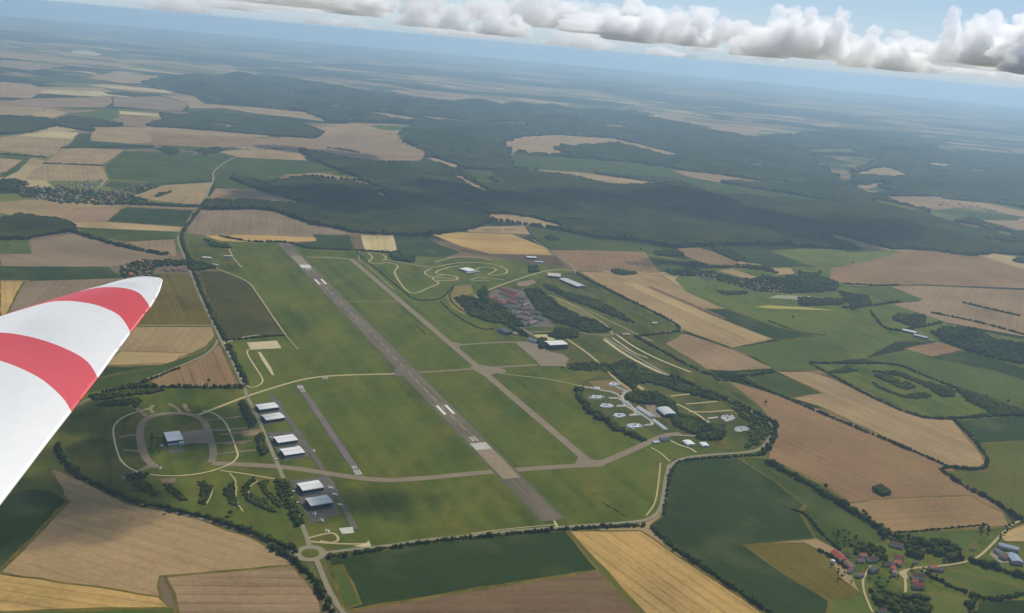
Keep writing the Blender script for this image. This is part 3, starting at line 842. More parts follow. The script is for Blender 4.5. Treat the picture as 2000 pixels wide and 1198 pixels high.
sheet('taxiway_fillet', [(918,716),(942,714),(985,722),(990,728),(966,731),(945,735),(925,724)], MAT_CONCRETE, .99)
sheet('taxiway_fillet', [(878,668),(900,672),(897,680),(890,684)], MAT_CONCRETE, .99)
sheet('taxiway_fillet', [(1130,892),(1165,900),(1195,897),(1178,912),(1150,914),(1120,914)], MAT_CONCRETE, .99)
sheet('apron', [(1005,669),(1030,668),(1055,672),(1075,688),(1100,693),(1112,702),(1105,712),(1112,718),(1095,716),(1055,716),(1048,706)], MAT_CONCRETE, .985)
sheet('runway_crossing', [(770,722),(795,718),(815,728),(820,733),(800,737),(772,736)], MAT_APRON, .998)

# small training runway beside the hangars
SR_A, SR_B = Vector(gp(703, 930)), Vector(gp(584, 753))
SR_D = (SR_B - SR_A).normalized()
SR_N = Vector((-SR_D.y, SR_D.x))
SRL = (SR_B - SR_A).length
small = struct(quad('runway', (SR_A + SR_B) / 2, SR_D, SR_N, SRL, 15, MAT_RUNWAY, .975))
bars('threshold_bar', SR_A, SR_D, 4, 26, [-5, 0, 5], 2.6, small, 1.03, MAT_PAINT_OLD)
bars('threshold_bar', SR_A, SR_D, SRL - 26, SRL - 4, [-5, 0, 5], 2.6, small, 1.03, MAT_PAINT_OLD)
numerals('05', SR_A, SR_D, 34, 13, 3.6, small, 1, 1.03)
numerals('23', SR_A, SR_D, SRL - 34, 13, 3.6, small, -1, 1.03)

road('taxi_lane', [(526,768),(560,815),(610,885),(650,950),(695,1035)], 11, MAT_APRON, .91)
for q in ([(497,790),(548,783),(560,822),(515,832),(505,815)], [(522,845),(590,843),(605,893),(555,902),(540,880)], [(567,940),(640,930),(662,1005),(605,1025),(590,990)],
          [(326,880),(358,875),(362,884),(334,888)]):
    sheet('apron', q, MAT_APRON, .95)
road('service_road', [(478,760),(482,775),(500,808),(530,880),(548,920),(572,985),(596,1040),(604,1066)], 8, MAT_ROAD, .97)
road('service_road', [(599,1058),(640,1062),(660,1063),(700,1064),(722,1062)], 6, MAT_TRACK, .93)
road('service_road', [(603,1052),(640,1042),(655,1043),(663,1055),(650,1062),(625,1058)], 6, MAT_TRACK, .93)
sheet('apron', [(662,1033),(688,1030),(692,1042),(668,1044)], MAT_PAINT_OLD, .99)
sheet('apron', [(720,1056),(726,1070),(719,1071),(690,1068),(715,1063)], MAT_GRAVEL, .99)

# the public road, its roundabout and the perimeter road
RBC = gp(606, 1082)
RING = [(RBC[0] + 27 * math.cos(a * math.tau / 40), RBC[1] + 27 * math.sin(a * math.tau / 40)) for a in range(40)]
def annulus(name, c, r0, r1, mat, z, n=40):
    V = [(c[0] + r * math.cos(a * math.tau / n), c[1] + r * math.sin(a * math.tau / n), z) for r in (r0, r1) for a in range(n)]
    return struct(mesh_obj(name, V, [(a, n + a, n + (a + 1) % n, (a + 1) % n) for a in range(n)], mat))
annulus('roundabout', RBC, 15, 27, MAT_ROAD, 1.09)
Vr = [(RBC[0], RBC[1], 1.25)] + [(RBC[0] + 15 * math.cos(a * math.tau / 40), RBC[1] + 15 * math.sin(a * math.tau / 40), 1.12) for a in range(40)]
struct(mesh_obj('roundabout_island', Vr, [(0, 1 + a, 1 + (a + 1) % 40) for a in range(40)], MAT_GRASS))
road('main_road', [(604,1066),(605,1072)], 14, MAT_ROAD, 1.0, 0)
road('main_road', [(660,1185),(640,1150),(625,1112),(618,1095)], 9, MAT_ROAD, 1.0)
road('main_road', [(720,1260),(690,1222),(660,1185)], 8, MAT_ROAD, 1.0)
road('main_road', [(115,880),(130,915),(180,945),(260,982),(330,998),(420,1020),(480,1040),(540,1065),(585,1082),(592,1083)], 8, MAT_ROAD, .98)
road('main_road', [(627,1082),(680,1075),(752,1068),(830,1055),(920,1047)], 8, MAT_ROAD, .98)
road('perimeter_road', [(920,1047),(1000,1038),(1100,1030),(1240,1021),(1272,1014),(1290,998),(1296,970),(1302,925),(1315,903),(1345,893),(1400,888),(1470,884),(1495,872),(1512,842),(1505,825),(1470,805),(1405,772),(1320,742),(1250,702),(1180,660)], 9, MAT_ROAD, .98)
road('path', [(920,1043),(1000,1033),(1090,1025)], 3.5, MAT_TRACK, .9)
road('path', [(1088,1030),(1082,1018)], 5, MAT_GRAVEL, 1.02, 0)
road('path', [(1290,905),(1286,945),(1280,985),(1262,1008)], 4, MAT_TRACK, .9)
road('path', [(1272,875),(1290,885),(1308,902)], 5, MAT_TRACK, .9)
road('main_road', [(470,303),(436,319),(414,338),(418,352),(410,366),(397,402),(385,418),(352,455),(346,470),(360,502),(375,540),(396,592),(420,640),(432,668),(446,690),(462,727),(476,757)], 8, MAT_ROAD, .96)
road('path', [(437,668),(452,700),(468,735),(484,758),(500,757),(514,748),(512,738),(500,720),(484,695),(482,685),(490,683)], 4.5, MAT_GRAVEL, .97)
road('path', [(446,668),(470,660),(505,655)], 6, MAT_GRAVEL, .97)
road('path', [(418,522),(440,532),(484,549),(500,570),(530,615),(558,655)], 5, MAT_TRACK, .97)
road('path', [(558,655),(575,675),(582,683)], 3, MAT_TRACK, .9)
road('path', [(447,485),(453,500),(462,512),(472,523)], 5, MAT_TRACK, .9)
road('path', [(270,636),(415,636)], 5, MAT_GRAVEL, .9, 0)
road('path', [(425,665),(418,680),(395,698),(330,724),(250,757),(180,776),(140,800)], 7, MAT_ROAD, .9)
sheet('gravel_yard', [(482,670),(540,666),(550,681),(490,684),(486,677)], MAT_GRAVEL, 1.0)
sheet('gravel_bank', [(503,687),(510,690),(530,720),(536,735),(530,732),(512,705)], MAT_GRAVEL, 1.0)
road('path', [(250,435),(354,452)], 4, MAT_TRACK, .9, 0)
road('lane', [(230,400),(270,404),(330,407),(390,408),(410,409)], 7, MAT_TRACK, .9)
road('lane', [(210,348),(200,360),(190,368)], 8, MAT_TRACK, .9)
road('lane', [(205,322),(85,318),(60,336)], 5, MAT_TRACK, .88, 0)
road('lane', [(275,518),(280,530),(284,542)], 7, MAT_TRACK, .9)

# western dispersal: ring taxiways round a lone hangar, a thin outer loop and spurs
road('taxiway', [(412,905),(418,890),(414,868),(406,840),(398,822),(380,812),(350,807),(310,810),(285,818),(273,835),(274,865),(284,897),(300,910),(306,914)], 15, MAT_CONCRETE, .95)
road('taxiway', [(300,908),(275,920),(250,930),(240,935)], 12, MAT_CONCRETE, .95)
sheet('apron', [(356,845),(408,838),(416,868),(380,866),(357,870)], MAT_CONCRETE, .985)
road('path', [(397,803),(420,808),(440,825),(452,850),(462,880),(466,890),(456,905),(420,920),(370,930),(310,931),(262,922),(236,903),(228,880),(221,850),(222,830),(245,812),(290,799)], 4.5, MAT_GRAVEL, .96)
for q, wd in (([(400,822),(440,818),(485,812)], 6), ([(408,842),(450,840),(488,836)], 7), ([(414,868),(460,864),(492,862)], 6), ([(418,888),(460,884),(500,880)], 6),
              ([(370,805),(362,798),(360,790)], 10), ([(300,808),(292,800),(300,792)], 8)):
    road('taxi_spur', q, wd, MAT_CONCRETE, .94)
sheet('gravel_yard', [(470,843),(508,839),(512,850),(474,854)], MAT_SOIL, .99)
sheet('gravel_yard', [(313,936),(345,934),(340,944),(318,945)], MAT_SOIL, .99)
road('path', [(430,920),(470,925),(545,938)], 5, MAT_TRACK, .9)
for q in ([(448,925),(462,940),(458,955)], [(412,950),(416,960),(404,985)], [(462,950),(460,980),(475,1000)], [(505,940),(488,950),(485,965)]):
    road('path', q, 3.5, MAT_TRACK, .9)

# kart circuit on the north-east side
T1 = [(0,0)]
def c5(*p): return [(400 + x / 3.994, 400 + y / 3.994) for x, y in p]
def c6(*p): return [(850 + x / 3.994, 400 + y / 3.994) for x, y in p]
for q in (c5((1190,352),(1215,385),(1190,430),(1260,475),(1330,530),(1400,600),(1480,665)), ):
    road('path', q, 3, MAT_TRACK, .88)
for q in (c5((1420,432),(1370,438),(1420,425),(1400,395),(1330,378),(1268,378),(1310,405),(1302,430),(1270,442),(1310,462),(1370,462),(1410,452),(1480,462),(1516,487),(1482,512),(1482,548),(1530,622),(1590,690),(1650,696),(1740,652),(1832,620),(1812,600),(1776,585),(1780,565),(1900,578),(1978,584),(1962,560),(1900,550),(1810,545),(1800,522),(1900,492)),
          c5((1420,432),(1600,466),(1770,496),(1890,468),(1990,455)) + c6((100,462),(220,452),(360,454),(470,468),(550,500),(567,525),(540,545),(450,556),(400,546),(452,530),(482,510),(445,490),(350,488),(322,508)),
          c5((1770,500),(1710,525),(1725,550),(1780,570)), c6((20,520),(100,490),(190,480)), c6((0,598),(60,592),(150,596),(185,580),(150,556),(60,548),(5,560)), c6((0,450),(120,415),(230,404),(350,414),(440,436))):
    road('race_track', q, 8, MAT_TRACK, .93)
sheet('gravel_yard', c6((230,530),(330,515),(340,535),(250,548)), MAT_APRON, .99)
for q in (c6((275,590),(340,565),(420,575),(540,590)), c6((290,600),(380,590),(430,597))):
    road('car_park', q, 7, MAT_TRACK, .92)

# roads of the former base and the storage compound
road('service_road', [(954,567),(985,555),(1030,540),(1060,531),(1085,527),(1118,529)], 9, MAT_TRACK, .95)
road('service_road', [(1040,468),(1062,482),(1095,505),(1122,522),(1122,532),(1132,540),(1180,562),(1250,595),(1325,635),(1335,643),(1325,647),(1280,651)], 7, MAT_ROAD, .95)
road('service_road', [(925,576),(935,585),(975,612),(1020,643),(1062,668)], 8, MAT_ROAD, .95)
road('service_road', [(1012,650),(1085,648),(1130,650),(1180,657),(1205,652)], 7, MAT_ROAD, .95)
road('service_road', [(1107,663),(1140,685),(1165,705),(1200,740),(1237,767),(1250,772),(1275,772),(1300,780),(1360,808),(1385,828),(1394,840)], 9, MAT_TRACK, .95)
road('service_road', [(1300,850),(1340,852),(1370,852),(1398,848)], 8, MAT_ROAD, .95)
road('service_road', [(1035,563),(1045,575),(1060,572),(1100,588),(1150,612),(1190,640),(1198,655)], 5, MAT_TRACK, .9)
road('service_road', [(1090,585),(1140,603),(1200,632),(1275,668)], 5, MAT_TRACK, .9)
for q, wd in (([(1180,664),(1215,690),(1260,715),(1302,735)], 14), ([(1205,655),(1240,680),(1290,705),(1350,728)], 9), ([(1195,660),(1240,692),(1265,700)], 7)):
    road('hard_standing', q, wd, MAT_GRAVEL, .94)
for q, wd in (([(1340,790),(1370,788),(1400,785)], 8), ([(1345,805),(1385,806),(1425,802),(1432,804)], 8), ([(1310,775),(1330,772),(1360,770)], 9), ([(1245,755),(1255,760),(1252,770)], 14)):
    road('hard_standing', q, wd, MAT_TRACK, .94)
road('path', [(1310,862),(1330,872),(1345,875),(1360,885)], 6, MAT_GRAVEL, .95)
sheet('hard_standing', [(1255,735),(1262,745),(1240,742)], MAT_SOIL, .97)
sheet('tarmac_yard', [(958,570),(985,560),(1025,570),(1042,585),(1040,600),(1060,615),(1075,630),(1085,640),(1050,640),(1010,635),(985,615),(950,590)], MAT_APRON, .97)
sheet('sports_court', [(1010,552),(1040,547),(1048,552),(1030,560),(1012,560)], MAT_SOIL, .97)
sheet('sand_yard', [(1040,655),(1068,654),(1085,664),(1060,667)], simple_mat('ochre_sand', srgb(186, 168, 112), 1, .15, .05), .98)
sheet('dark_pond', [(1025,588),(1060,600),(1110,620),(1170,645),(1150,648),(1080,630)], MAT_ROUGH, .74)

# village lanes in the south-east corner
def cv(*p): return [(1560 + x / 4.545, 960 + y / 4.545) for x, y in p]
road('lane', cv((655,1080),(610,980),(580,900),(565,810),(580,760),(640,665)), 5, MAT_TRACK, .9)
road('lane', cv((945,920),(950,820),(930,720),(1000,685),(1150,678),(1350,655),(1500,628),(1600,585),(1700,490),(1800,385),(1920,275),(2060,240)), 6, MAT_TRACK, .9)
road('lane', cv((1090,690),(1140,740)), 5, MAT_ROAD, .9, 0)
sheet('farmyard', cv((880,720),(950,690),(970,780),(920,770)), MAT_TRACK, .98)
sheet('farmyard', cv((1690,560),(1740,510),(1850,560),(1900,640),(1780,640)), MAT_ROAD, .98)

sheet('pale_strip', [(1473,600),(1500,597),(1560,600),(1640,607),(1560,605),(1500,603)], MAT_FIELD, .83, leafy(176, 176, 120), .2)  # thin pale streaks laid over the meadow sheet
sheet('pale_strip', [(1520,577),(1580,579),(1640,585),(1645,590),(1560,586),(1500,582)], MAT_FIELD, .84, earth(170, 170, 156), .2)

def cc_(*p): return [(1100 + x / 6.657, 720 + y / 6.657) for x, y in p]
for q in (cc_((845,295),(800,330),(760,360),(790,430),(810,490),(760,500),(690,500)), cc_((810,490),(900,540),(960,590),(870,610)), cc_((1000,600),(1080,640),(1150,700),(1170,730),(1060,750)),
          cc_((560,300),(680,330),(740,370)), cc_((590,390),(700,390),(760,420)), cc_((190,235),(290,245),(400,270),(560,300)), cc_((700,250),(760,280),(845,295))):
    road('storage_lane', q, 8, MAT_GRAVEL, .955)
for q in ([(455,818),(480,812),(500,806)], [(430,850),(470,846),(505,842)], [(440,868),(480,866)], [(250,790),(270,800),(285,815)], [(330,790),(345,798),(352,806)], [(240,880),(262,882),(276,884)], [(232,855),(255,852),(272,850)]):
    road('taxi_spur', q, 8, MAT_SOIL, .945)

# ------------------------------------------------------------------ buildings
def ridged(name, base, light, per=1.2, rough=.7, spec=.1):
    """profiled sheet metal: ribs run down the slope"""
    m, t, b = new_mat(name, rough, spec)
    tc_ = N(t, 'TexCoord')
    wv = N(t, 'TexWave', wave_type='BANDS', bands_direction='X')
    wv.inputs['Scale'].default_value = 1 / per / 3.2
    t.links.new(tc_.outputs['Object'], wv.inputs['Vector'])
    n = noise(t, tc_.outputs['Object'], .15, 4, .6)
    c = mix_col(t, math_node(t, 'MULTIPLY', wv.outputs['Fac'], .5), base, light)
    c = mix_col(t, math_node(t, 'MULTIPLY', ramp(t, n, .45, .75), .3), c, tuple(k * .72 for k in base))
    t.links.new(c, b.inputs['Base Color'])
    return m
M_ROOFW = ridged('white_sheet_roof', srgb(214, 211, 202), srgb(238, 235, 226), 5)
M_ROOFB = ridged('grey_sheet_roof', srgb(182, 184, 180), srgb(206, 206, 200), 5)
M_ROOFG = ridged('blue_grey_sheet_roof', srgb(138, 150, 166), srgb(160, 170, 184), 4)
M_WALLD = ridged('dark_metal_wall', srgb(52, 56, 58), srgb(66, 70, 72), 3)
M_WALLG = ridged('pale_metal_wall', srgb(150, 150, 148), srgb(172, 172, 168), 3)
M_WALLT = ridged('dark_green_wall', srgb(40, 62, 62), srgb(54, 76, 74), 3)
M_DOORW = simple_mat('white_door', srgb(206, 204, 198), .6, .06, .3)
M_DOORD = simple_mat('dark_door', srgb(42, 44, 46), .7, .1, .3)
M_PLAST = simple_mat('rendered_wall', srgb(176, 164, 146), .9, .12, .2)
M_PLASTW = simple_mat('pale_rendered_wall', srgb(198, 190, 176), .9, .1, .2)
M_TILES = [simple_mat('tile_roof_%s' % n, c, .9, .22, .25) for n, c in (('orange', srgb(206, 116, 76)), ('red', srgb(160, 78, 58)), ('brown', srgb(112, 78, 66)), ('grey', srgb(112, 106, 104)), ('faded', srgb(148, 112, 96)))]
M_GLASS = simple_mat('window_glass', srgb(40, 48, 56), .2, .05, .3, .5)

def box_vf(x0, x1, y0, y1, z0, z1):
    V = [(x, y, z) for z in (z0, z1) for x, y in ((x0, y0), (x1, y0), (x1, y1), (x0, y1))]
    return V, [(3, 2, 1, 0), (4, 5, 6, 7), (0, 1, 5, 4), (1, 2, 6, 5), (2, 3, 7, 6), (3, 0, 4, 7)]

def gable_walls(L, W, H, R):
    """walls with gables at the two ends of the long axis x; closed below the roof"""
    a, b = L / 2, W / 2
    V = [(-a, -b, 0), (a, -b, 0), (a, b, 0), (-a, b, 0), (-a, -b, H), (a, -b, H), (a, b, H), (-a, b, H), (-a, 0, H + R), (a, 0, H + R)]
    F = [(0, 1, 5, 4), (2, 3, 7, 6), (1, 2, 6, 9, 5), (3, 0, 4, 8, 7)]
    return V, F

def slope(L, W, H, R, s, over, th=.3):
    """one roof slope, a slab from eave to ridge on side s"""
    a, b = L / 2 + over, W / 2
    k = R / b
    e = b + over
    p0, p1 = (s * e, H - over * k + .05), (0, H + R + .05)
    V = []
    for x in (-a, a):
        for (y, z) in (p0, p1):
            V += [(x, y, z), (x, y, z + th)]
    F = [(0, 2, 6, 4), (1, 5, 7, 3), (0, 1, 3, 2), (4, 6, 7, 5), (0, 4, 5, 1), (2, 3, 7, 6)]
    if s > 0:
        F = [f[::-1] for f in F]
    return V, F

def fix_normals(o):
    bm = bmesh.new(); bm.from_mesh(o.data)
    bmesh.ops.recalc_face_normals(bm, faces=bm.faces[:])
    bm.to_mesh(o.data); bm.free()
    return o

def roof_fit(roof_px, H):
    P = [Vector(gp(x, y, H)) for x, y in roof_px]
    c = sum(P, Vector((0, 0))) / 4
    u = ((P[1] - P[0]) + (P[2] - P[3]))
    L = u.length / 2
    u.normalize()
    v = Vector((-u.y, u.x))
    W = abs((((P[0] - P[3]) + (P[1] - P[2])) / 2).dot(v))
    return c, math.atan2(u.y, u.x), L, W

def metal_hall(name, loc, ang, L, W, H, R, roofm, wallm, label, cat, group=None, doors='end', band=None, barrel=False):
    t = empty(name, (loc[0], loc[1], 0.55), ang)
    V, F = gable_walls(L, W, H, R)
    if barrel:
        n = 12
        V, F = [], []
        arc = [(math.cos(math.pi * i / n) * W / 2, H + math.sin(math.pi * i / n) * R) for i in range(n + 1)]
        prof = [(W / 2, 0)] + arc + [(-W / 2, 0)]
        for x in (-L / 2, L / 2):
            V += [(x, y, z) for y, z in prof]
        m_ = len(prof)
        F = [tuple(range(m_)), tuple(range(m_, 2 * m_)), (0, 1, m_ + 1, m_), (m_ - 2, m_ - 1, 2 * m_ - 1, 2 * m_ - 2)]
        fix_normals(mesh_obj('wall', V, F, wallm, t))
        V, F = [], []
        o_ = .35
        for x in (-L / 2 - o_, L / 2 + o_):
            V += [(x, y * 1.01, z + .12) for y, z in arc] + [(x, y * 1.03, z + .5) for y, z in arc]
        k = n + 1
        for i in range(n):
            F += [(i, i + 1, 2 * k + i + 1, 2 * k + i), (k + i, 3 * k + i, 3 * k + i + 1, k + i + 1), (i, k + i, k + i + 1, i + 1), (2 * k + i, 2 * k + i + 1, 3 * k + i + 1, 3 * k + i)]
        F += [(0, 2 * k, 3 * k, k), (n, k + n, 3 * k + n, 2 * k + n)]
        r = fix_normals(mesh_obj('roof', V, F, roofm, t))
    else:
        fix_normals(mesh_obj('wall', V, F, wallm, t))
        for s in (-1, 1):
            r = fix_normals(mesh_obj('roof_slope', *slope(L, W, H, R, s, .5), roofm, t))
        fix_normals(mesh_obj('ridge_cap', *box_vf(-L / 2 - .4, L / 2 + .4, -.5, .5, H + R + .3, H + R + .5), M_WALLG, t))
        for s in (-1, 1):
            fix_normals(mesh_obj('gutter', *box_vf(-L / 2 - .45, L / 2 + .45, s * (W / 2 + .85) - .2, s * (W / 2 + .85) + .2, H - .75, H - .4), M_WALLG, t))
    if doors == 'end':                                # sliding leaves across the taxi-lane end
        nleaf = 6
        for i in range(nleaf):
            y0 = -W / 2 + W * (.08 + .84 * i / nleaf)
            fix_normals(mesh_obj('door_leaf', *box_vf(L / 2 + .05 + .12 * (i % 2), L / 2 + .2 + .12 * (i % 2), y0, y0 + W * .14 - .1, 0, H * .82), M_WALLG, t))
    elif doors == 'side':
        nleaf = 5
        for i in range(nleaf):
            x0 = -L / 2 + L * (.1 + .8 * i / nleaf)
            fix_normals(mesh_obj('door_leaf', *box_vf(x0, x0 + L * .16 - .15, -W / 2 - .25 - .1 * (i % 2), -W / 2 - .06 - .1 * (i % 2), 0, H * .75), M_DOORD, t))
    if band:                                           # pale plinth along the camera-side long wall
        fix_normals(mesh_obj('plinth', *box_vf(-L / 2 + .3, L / 2 - .3, -W / 2 - .3, -W / 2 - .05, 0, band), M_DOORW, t))
        for i in range(8):
            x0 = -L / 2 + L * (i + .3) / 8
            mesh_obj('window', [(x0, -W / 2 - .08, band + 1.2), (x0 + L * .05, -W / 2 - .08, band + 1.2), (x0 + L * .05, -W / 2 - .08, band + 2.4), (x0, -W / 2 - .08, band + 2.4)], [(0, 1, 2, 3)], M_GLASS, t)
    return tag(t, label, cat, group)

def ch(*p): return [(480 + x / 4.61, 760 + y / 4.61) for x, y in p]
HANG = [
 (ch((92,143),(270,120),(285,165),(118,188)), 7, 0, 'white-roofed hangar at the end of the row by the crossroads'),
 (ch((145,235),(318,210),(340,258),(178,283)), 7, 0, 'white-roofed hangar paired with the one by the crossroads'),
 (ch((250,432),(432,407),(457,460),(288,487)), 7.5, 1.6, 'upper white-roofed hangar of the middle pair in the row'),
 (ch((312,540),(492,516),(523,572),(345,600)), 7.5, 2.6, 'middle hangar with a pale plinth beside the cross taxiway'),
 (ch((465,850),(660,820),(692,885),(510,918)), 9, 2.0, 'large white-roofed hangar just south of the cross taxiway'),
 (ch((540,985),(735,952),(775,1020),(580,1055)), 9, 0, 'largest grey-roofed hangar nearest the roundabout'),
]
for k, (px, H, band, lab) in enumerate(HANG):
    c, ang, L, W = roof_fit(px, H + .6)
    metal_hall('hangar', c, ang, L, W, H, 1.3, M_ROOFB if k == 5 else M_ROOFW, M_WALLD, lab, 'hangar', 'hangars along the taxi lane', 'end', band)
def cl(*p): return [(80 + x / 4.54, 640 + y / 4.54) for x, y in p]
c, ang, L, W = roof_fit(cl((1098,930),(1238,916),(1250,995),(1112,1010)), 9.5)
lone = metal_hall('hangar', c, ang, L, W, 9, 1.0, M_ROOFW, M_WALLD, 'lone white-roofed hangar inside the ring taxiway', 'hangar', None, 'end', 0)
fix_normals(mesh_obj('annex', *box_vf(L / 2 - 9, L / 2 + .5, -W / 2 - 8, -W / 2 - .02, 0, 6.2), M_DOORW, lone))
fix_normals(mesh_obj('lean_to', *box_vf(-L / 2 + 1, L / 2 - 9.2, -W / 2 - 7, -W / 2 - .02, 0, 4), M_WALLG, lone))
def cb(*p): return [(900 + x / 6.657, 520 + y / 6.657) for x, y in p]
c, ang, L, W = roof_fit(cb((1105,975),(1345,968),(1362,1010),(1140,1025)), 15)
metal_hall('hangar', c, ang, L, W + 6, 14, 1.5, M_ROOFW, M_WALLT, 'tall dark green hangar with white roof by the apron', 'hangar', None, 'end', 0)
def cc(*p): return [(1100 + x / 6.657, 720 + y / 6.657) for x, y in p]
c, ang, L, W = roof_fit(cc((1240,505),(1415,500),(1460,590),(1290,597)), 9)
metal_hall('hangar', c, ang + math.pi / 2, W, L, 5, 5, M_ROOFB, M_WALLD, 'pale arched-roof hangar among the trees of the storage compound', 'hangar', None, None, 0, barrel=True)
sheet('apron', cc((1310,600),(1470,590),(1530,612),(1330,625)), MAT_APRON, .99)
sheet('apron', cc((1060,450),(1230,470),(1250,560),(1270,640),(1180,640),(1100,560)), MAT_CONCRETE, .98)
for px, H, lab in ((cc((1575,932),(1685,925),(1700,983),(1590,990)), 5, 'larger of two small white arched sheds by the perimeter'),
                   (cc((1780,960),(1870,958),(1895,1004),(1800,1002)), 4, 'smaller of two small white arched sheds by the perimeter')):
    c, ang, L, W = roof_fit(px, H)
    metal_hall('shed', c, ang + math.pi / 2, max(W, 8), L, H * .4, H * .55, M_ROOFW, M_DOORW, lab, 'shed', 'white arched sheds', None, 0, barrel=True)
c, ang, L, W = roof_fit(cb((1115,112),(1165,85),(1330,103),(1265,138)), 8)
c, ang, L, W = roof_fit(cb((1150,88),(1325,100),(1270,138),(1110,118)), 8)
metal_hall('warehouse', c, ang, L, W, 7, .8, simple_mat('buff_flat_roof', srgb(186, 176, 156), .9, .08, .1), M_WALLD, 'square warehouse with buff roof beside the long hall', 'warehouse', None, 'side', 0)
a_, b_ = Vector(gp(*cb((1345,172))[0], 7)), Vector(gp(*cb((1555,258))[0], 7))
metal_hall('warehouse', (a_ + b_) / 2, math.atan2((b_ - a_).y, (b_ - a_).x), (b_ - a_).length + 18, 36, 7, 3.2, M_ROOFB, M_WALLD, 'long gabled hall with grey and white roof slopes', 'warehouse', None, 'end', 0)
c, ang, L, W = roof_fit(c6((210,495),(270,487),(297,515),(235,525)), 7)
kb = metal_hall('clubhouse', c, ang, L, max(W, 20), 6.5, .8, M_ROOFW, M_WALLG, 'white-roofed clubhouse in the middle of the race track', 'building', None, None, 1.5)
fix_normals(mesh_obj('canopy', *box_vf(-L / 2 - 14, L / 2 + 12, -max(W, 20) / 2 - 12, -max(W, 20) / 2 - .1, 3.2, 3.8), M_WALLG, kb))
for px, L, W, H, a, roofm, wallm, lab in (
        ((1037, 506), 40, 22, 8, .2, M_ROOFW, simple_mat('blue_cladding', srgb(52, 60, 96), .6, .1, .2), 'white-roofed hall with blue walls beside the ploughed strip'),
        ((1052, 514), 34, 14, 5, .2, M_ROOFB, M_WALLG, 'low grey shed behind the blue-walled hall'),
        ((986, 651), 42, 24, 7, -.9, simple_mat('slate_roof', srgb(62, 72, 88), .8, .12, .2), M_WALLD, 'slate-roofed office block by the apron road'),
        ((1007, 654), 16, 10, 4, -.9, simple_mat('buff_roof', srgb(178, 160, 132), .9, .1, .2), M_PLAST, 'small buff annexe beside the slate-roofed office'),
        ((1040, 668), 34, 16, 5, -.75, simple_mat('flat_grey_roof', srgb(96, 98, 108), .8, .1, .2), M_PLASTW, 'flat grey building at the corner of the apron'),
        ((1297, 861), 20, 14, 5, .5, bpy.data.materials['slate_roof'], M_PLAST, 'dark-roofed house beside the end of the taxiway'),
        ((1281, 866), 16, 9, 3.5, .5, M_ROOFB, M_PLASTW, 'low pale hut beside the dark-roofed house'),
        ((1776, 650), 46, 20, 6, -.62, M_ROOFW, M_WALLD, 'bright white-roofed barn of the meadow farm'),
        ((1798, 660), 44, 18, 6, -.62, M_ROOFB, M_WALLD, 'grey-roofed barn of the meadow farm'),
        ((1819, 667), 14, 9, 4, -.3, M_TILES[4], M_PLASTW, 'small pale outbuilding below the meadow farm'),
        ((404, 505), 30, 14, 4, .1, M_ROOFW, M_PLASTW, 'pale shed beside the garden plots by the main road'),
        ((446, 502), 34, 8, 4, .1, M_ROOFW, M_PLASTW, 'narrow white shed at the garden plots'),
        ((421, 519), 22, 8, 4, -.3, M_ROOFW, M_PLASTW, 'small white shed at the bend of the chalk path'),
        ((1222, 655), 24, 12, 4, .2, simple_mat('sand_roof', srgb(190, 174, 130), .9, .1, .2), M_PLAST, 'sand-coloured shed at the storage gate'),
        ((1278, 633), 16, 9, 4, .2, M_ROOFW, M_PLASTW, 'tiny white hut alone on the eastern grass')):
    metal_hall('shed' if L < 30 else 'hall', gp(*px), a, L, W, H, W * .12, roofm, wallm, lab, 'building', None, None, 1.0 if L >= 30 else 0)

# ---- houses
def house_proto(L, W, H, R, wallm, roofm, chim=True):
    pr = {}
    def me(name, VF, mat):
        o = fix_normals(mesh_obj(name, *VF, mat))
        m_ = o.data
        bpy.data.objects.remove(o)
        return m_
    pr['wall'] = me('wall', gable_walls(L, W, H, R), wallm)
    A, F = slope(L, W, H, R, -1, .35, .22)
    B, G = slope(L, W, H, R, 1, .35, .22)
    pr['roof'] = me('roof', (A + B, F + [tuple(i + len(A) for i in f) for f in G]), roofm)
    pr['chimney'] = me('chimney', box_vf(L * .25 - .4, L * .25 + .4, -.4, .4, H + R * .6, H + R + 1.1), M_PLAST) if chim else None
    wv_, wf = [], []
    for s in (-1, 1):
        for i in range(3):
            x = -L * .32 + i * L * .3
            n = len(wv_)
            y = s * (W / 2 + .04)
            wv_ += [(x, y, 1), (x + 1.1, y, 1), (x + 1.1, y, 2.4), (x, y, 2.4)]
            wf.append((n, n + 1, n + 2, n + 3))
    pr['window_glass'] = None
    pr['door'] = me('door', ([(L * .1, -W / 2 - .05, 0), (L * .1 + 1.2, -W / 2 - .05, 0), (L * .1 + 1.2, -W / 2 - .05, 2.1), (L * .1, -W / 2 - .05, 2.1)], [(0, 1, 2, 3)]), M_DOORD)
    pr['windows'] = [me('window', ([tuple(v) for v in wv_[4 * i:4 * i + 4]], [(0, 1, 2, 3)]), M_GLASS) for i in range(6)]
    return pr

def place_house(pr, loc, ang, sc, label, group, name='house', detail=True):
    t = empty(name, (loc[0], loc[1], .5), ang)
    t.scale = (sc, sc, sc)
    def part(n_, me, par):
        o = bpy.data.objects.new(n_, me)
        C.objects.link(o)
        o.parent = par
        return o
    part('wall', pr['wall'], t)
    r = part('roof', pr['roof'], t)
    if pr['chimney'] and detail:
        part('chimney', pr['chimney'], r)
    if detail:
        part('door', pr['door'], t)
        for m_ in pr['windows']:
            part('window', m_, t)
    return tag(t, label, 'house' if name == 'house' else name.replace('_', ' '), group)

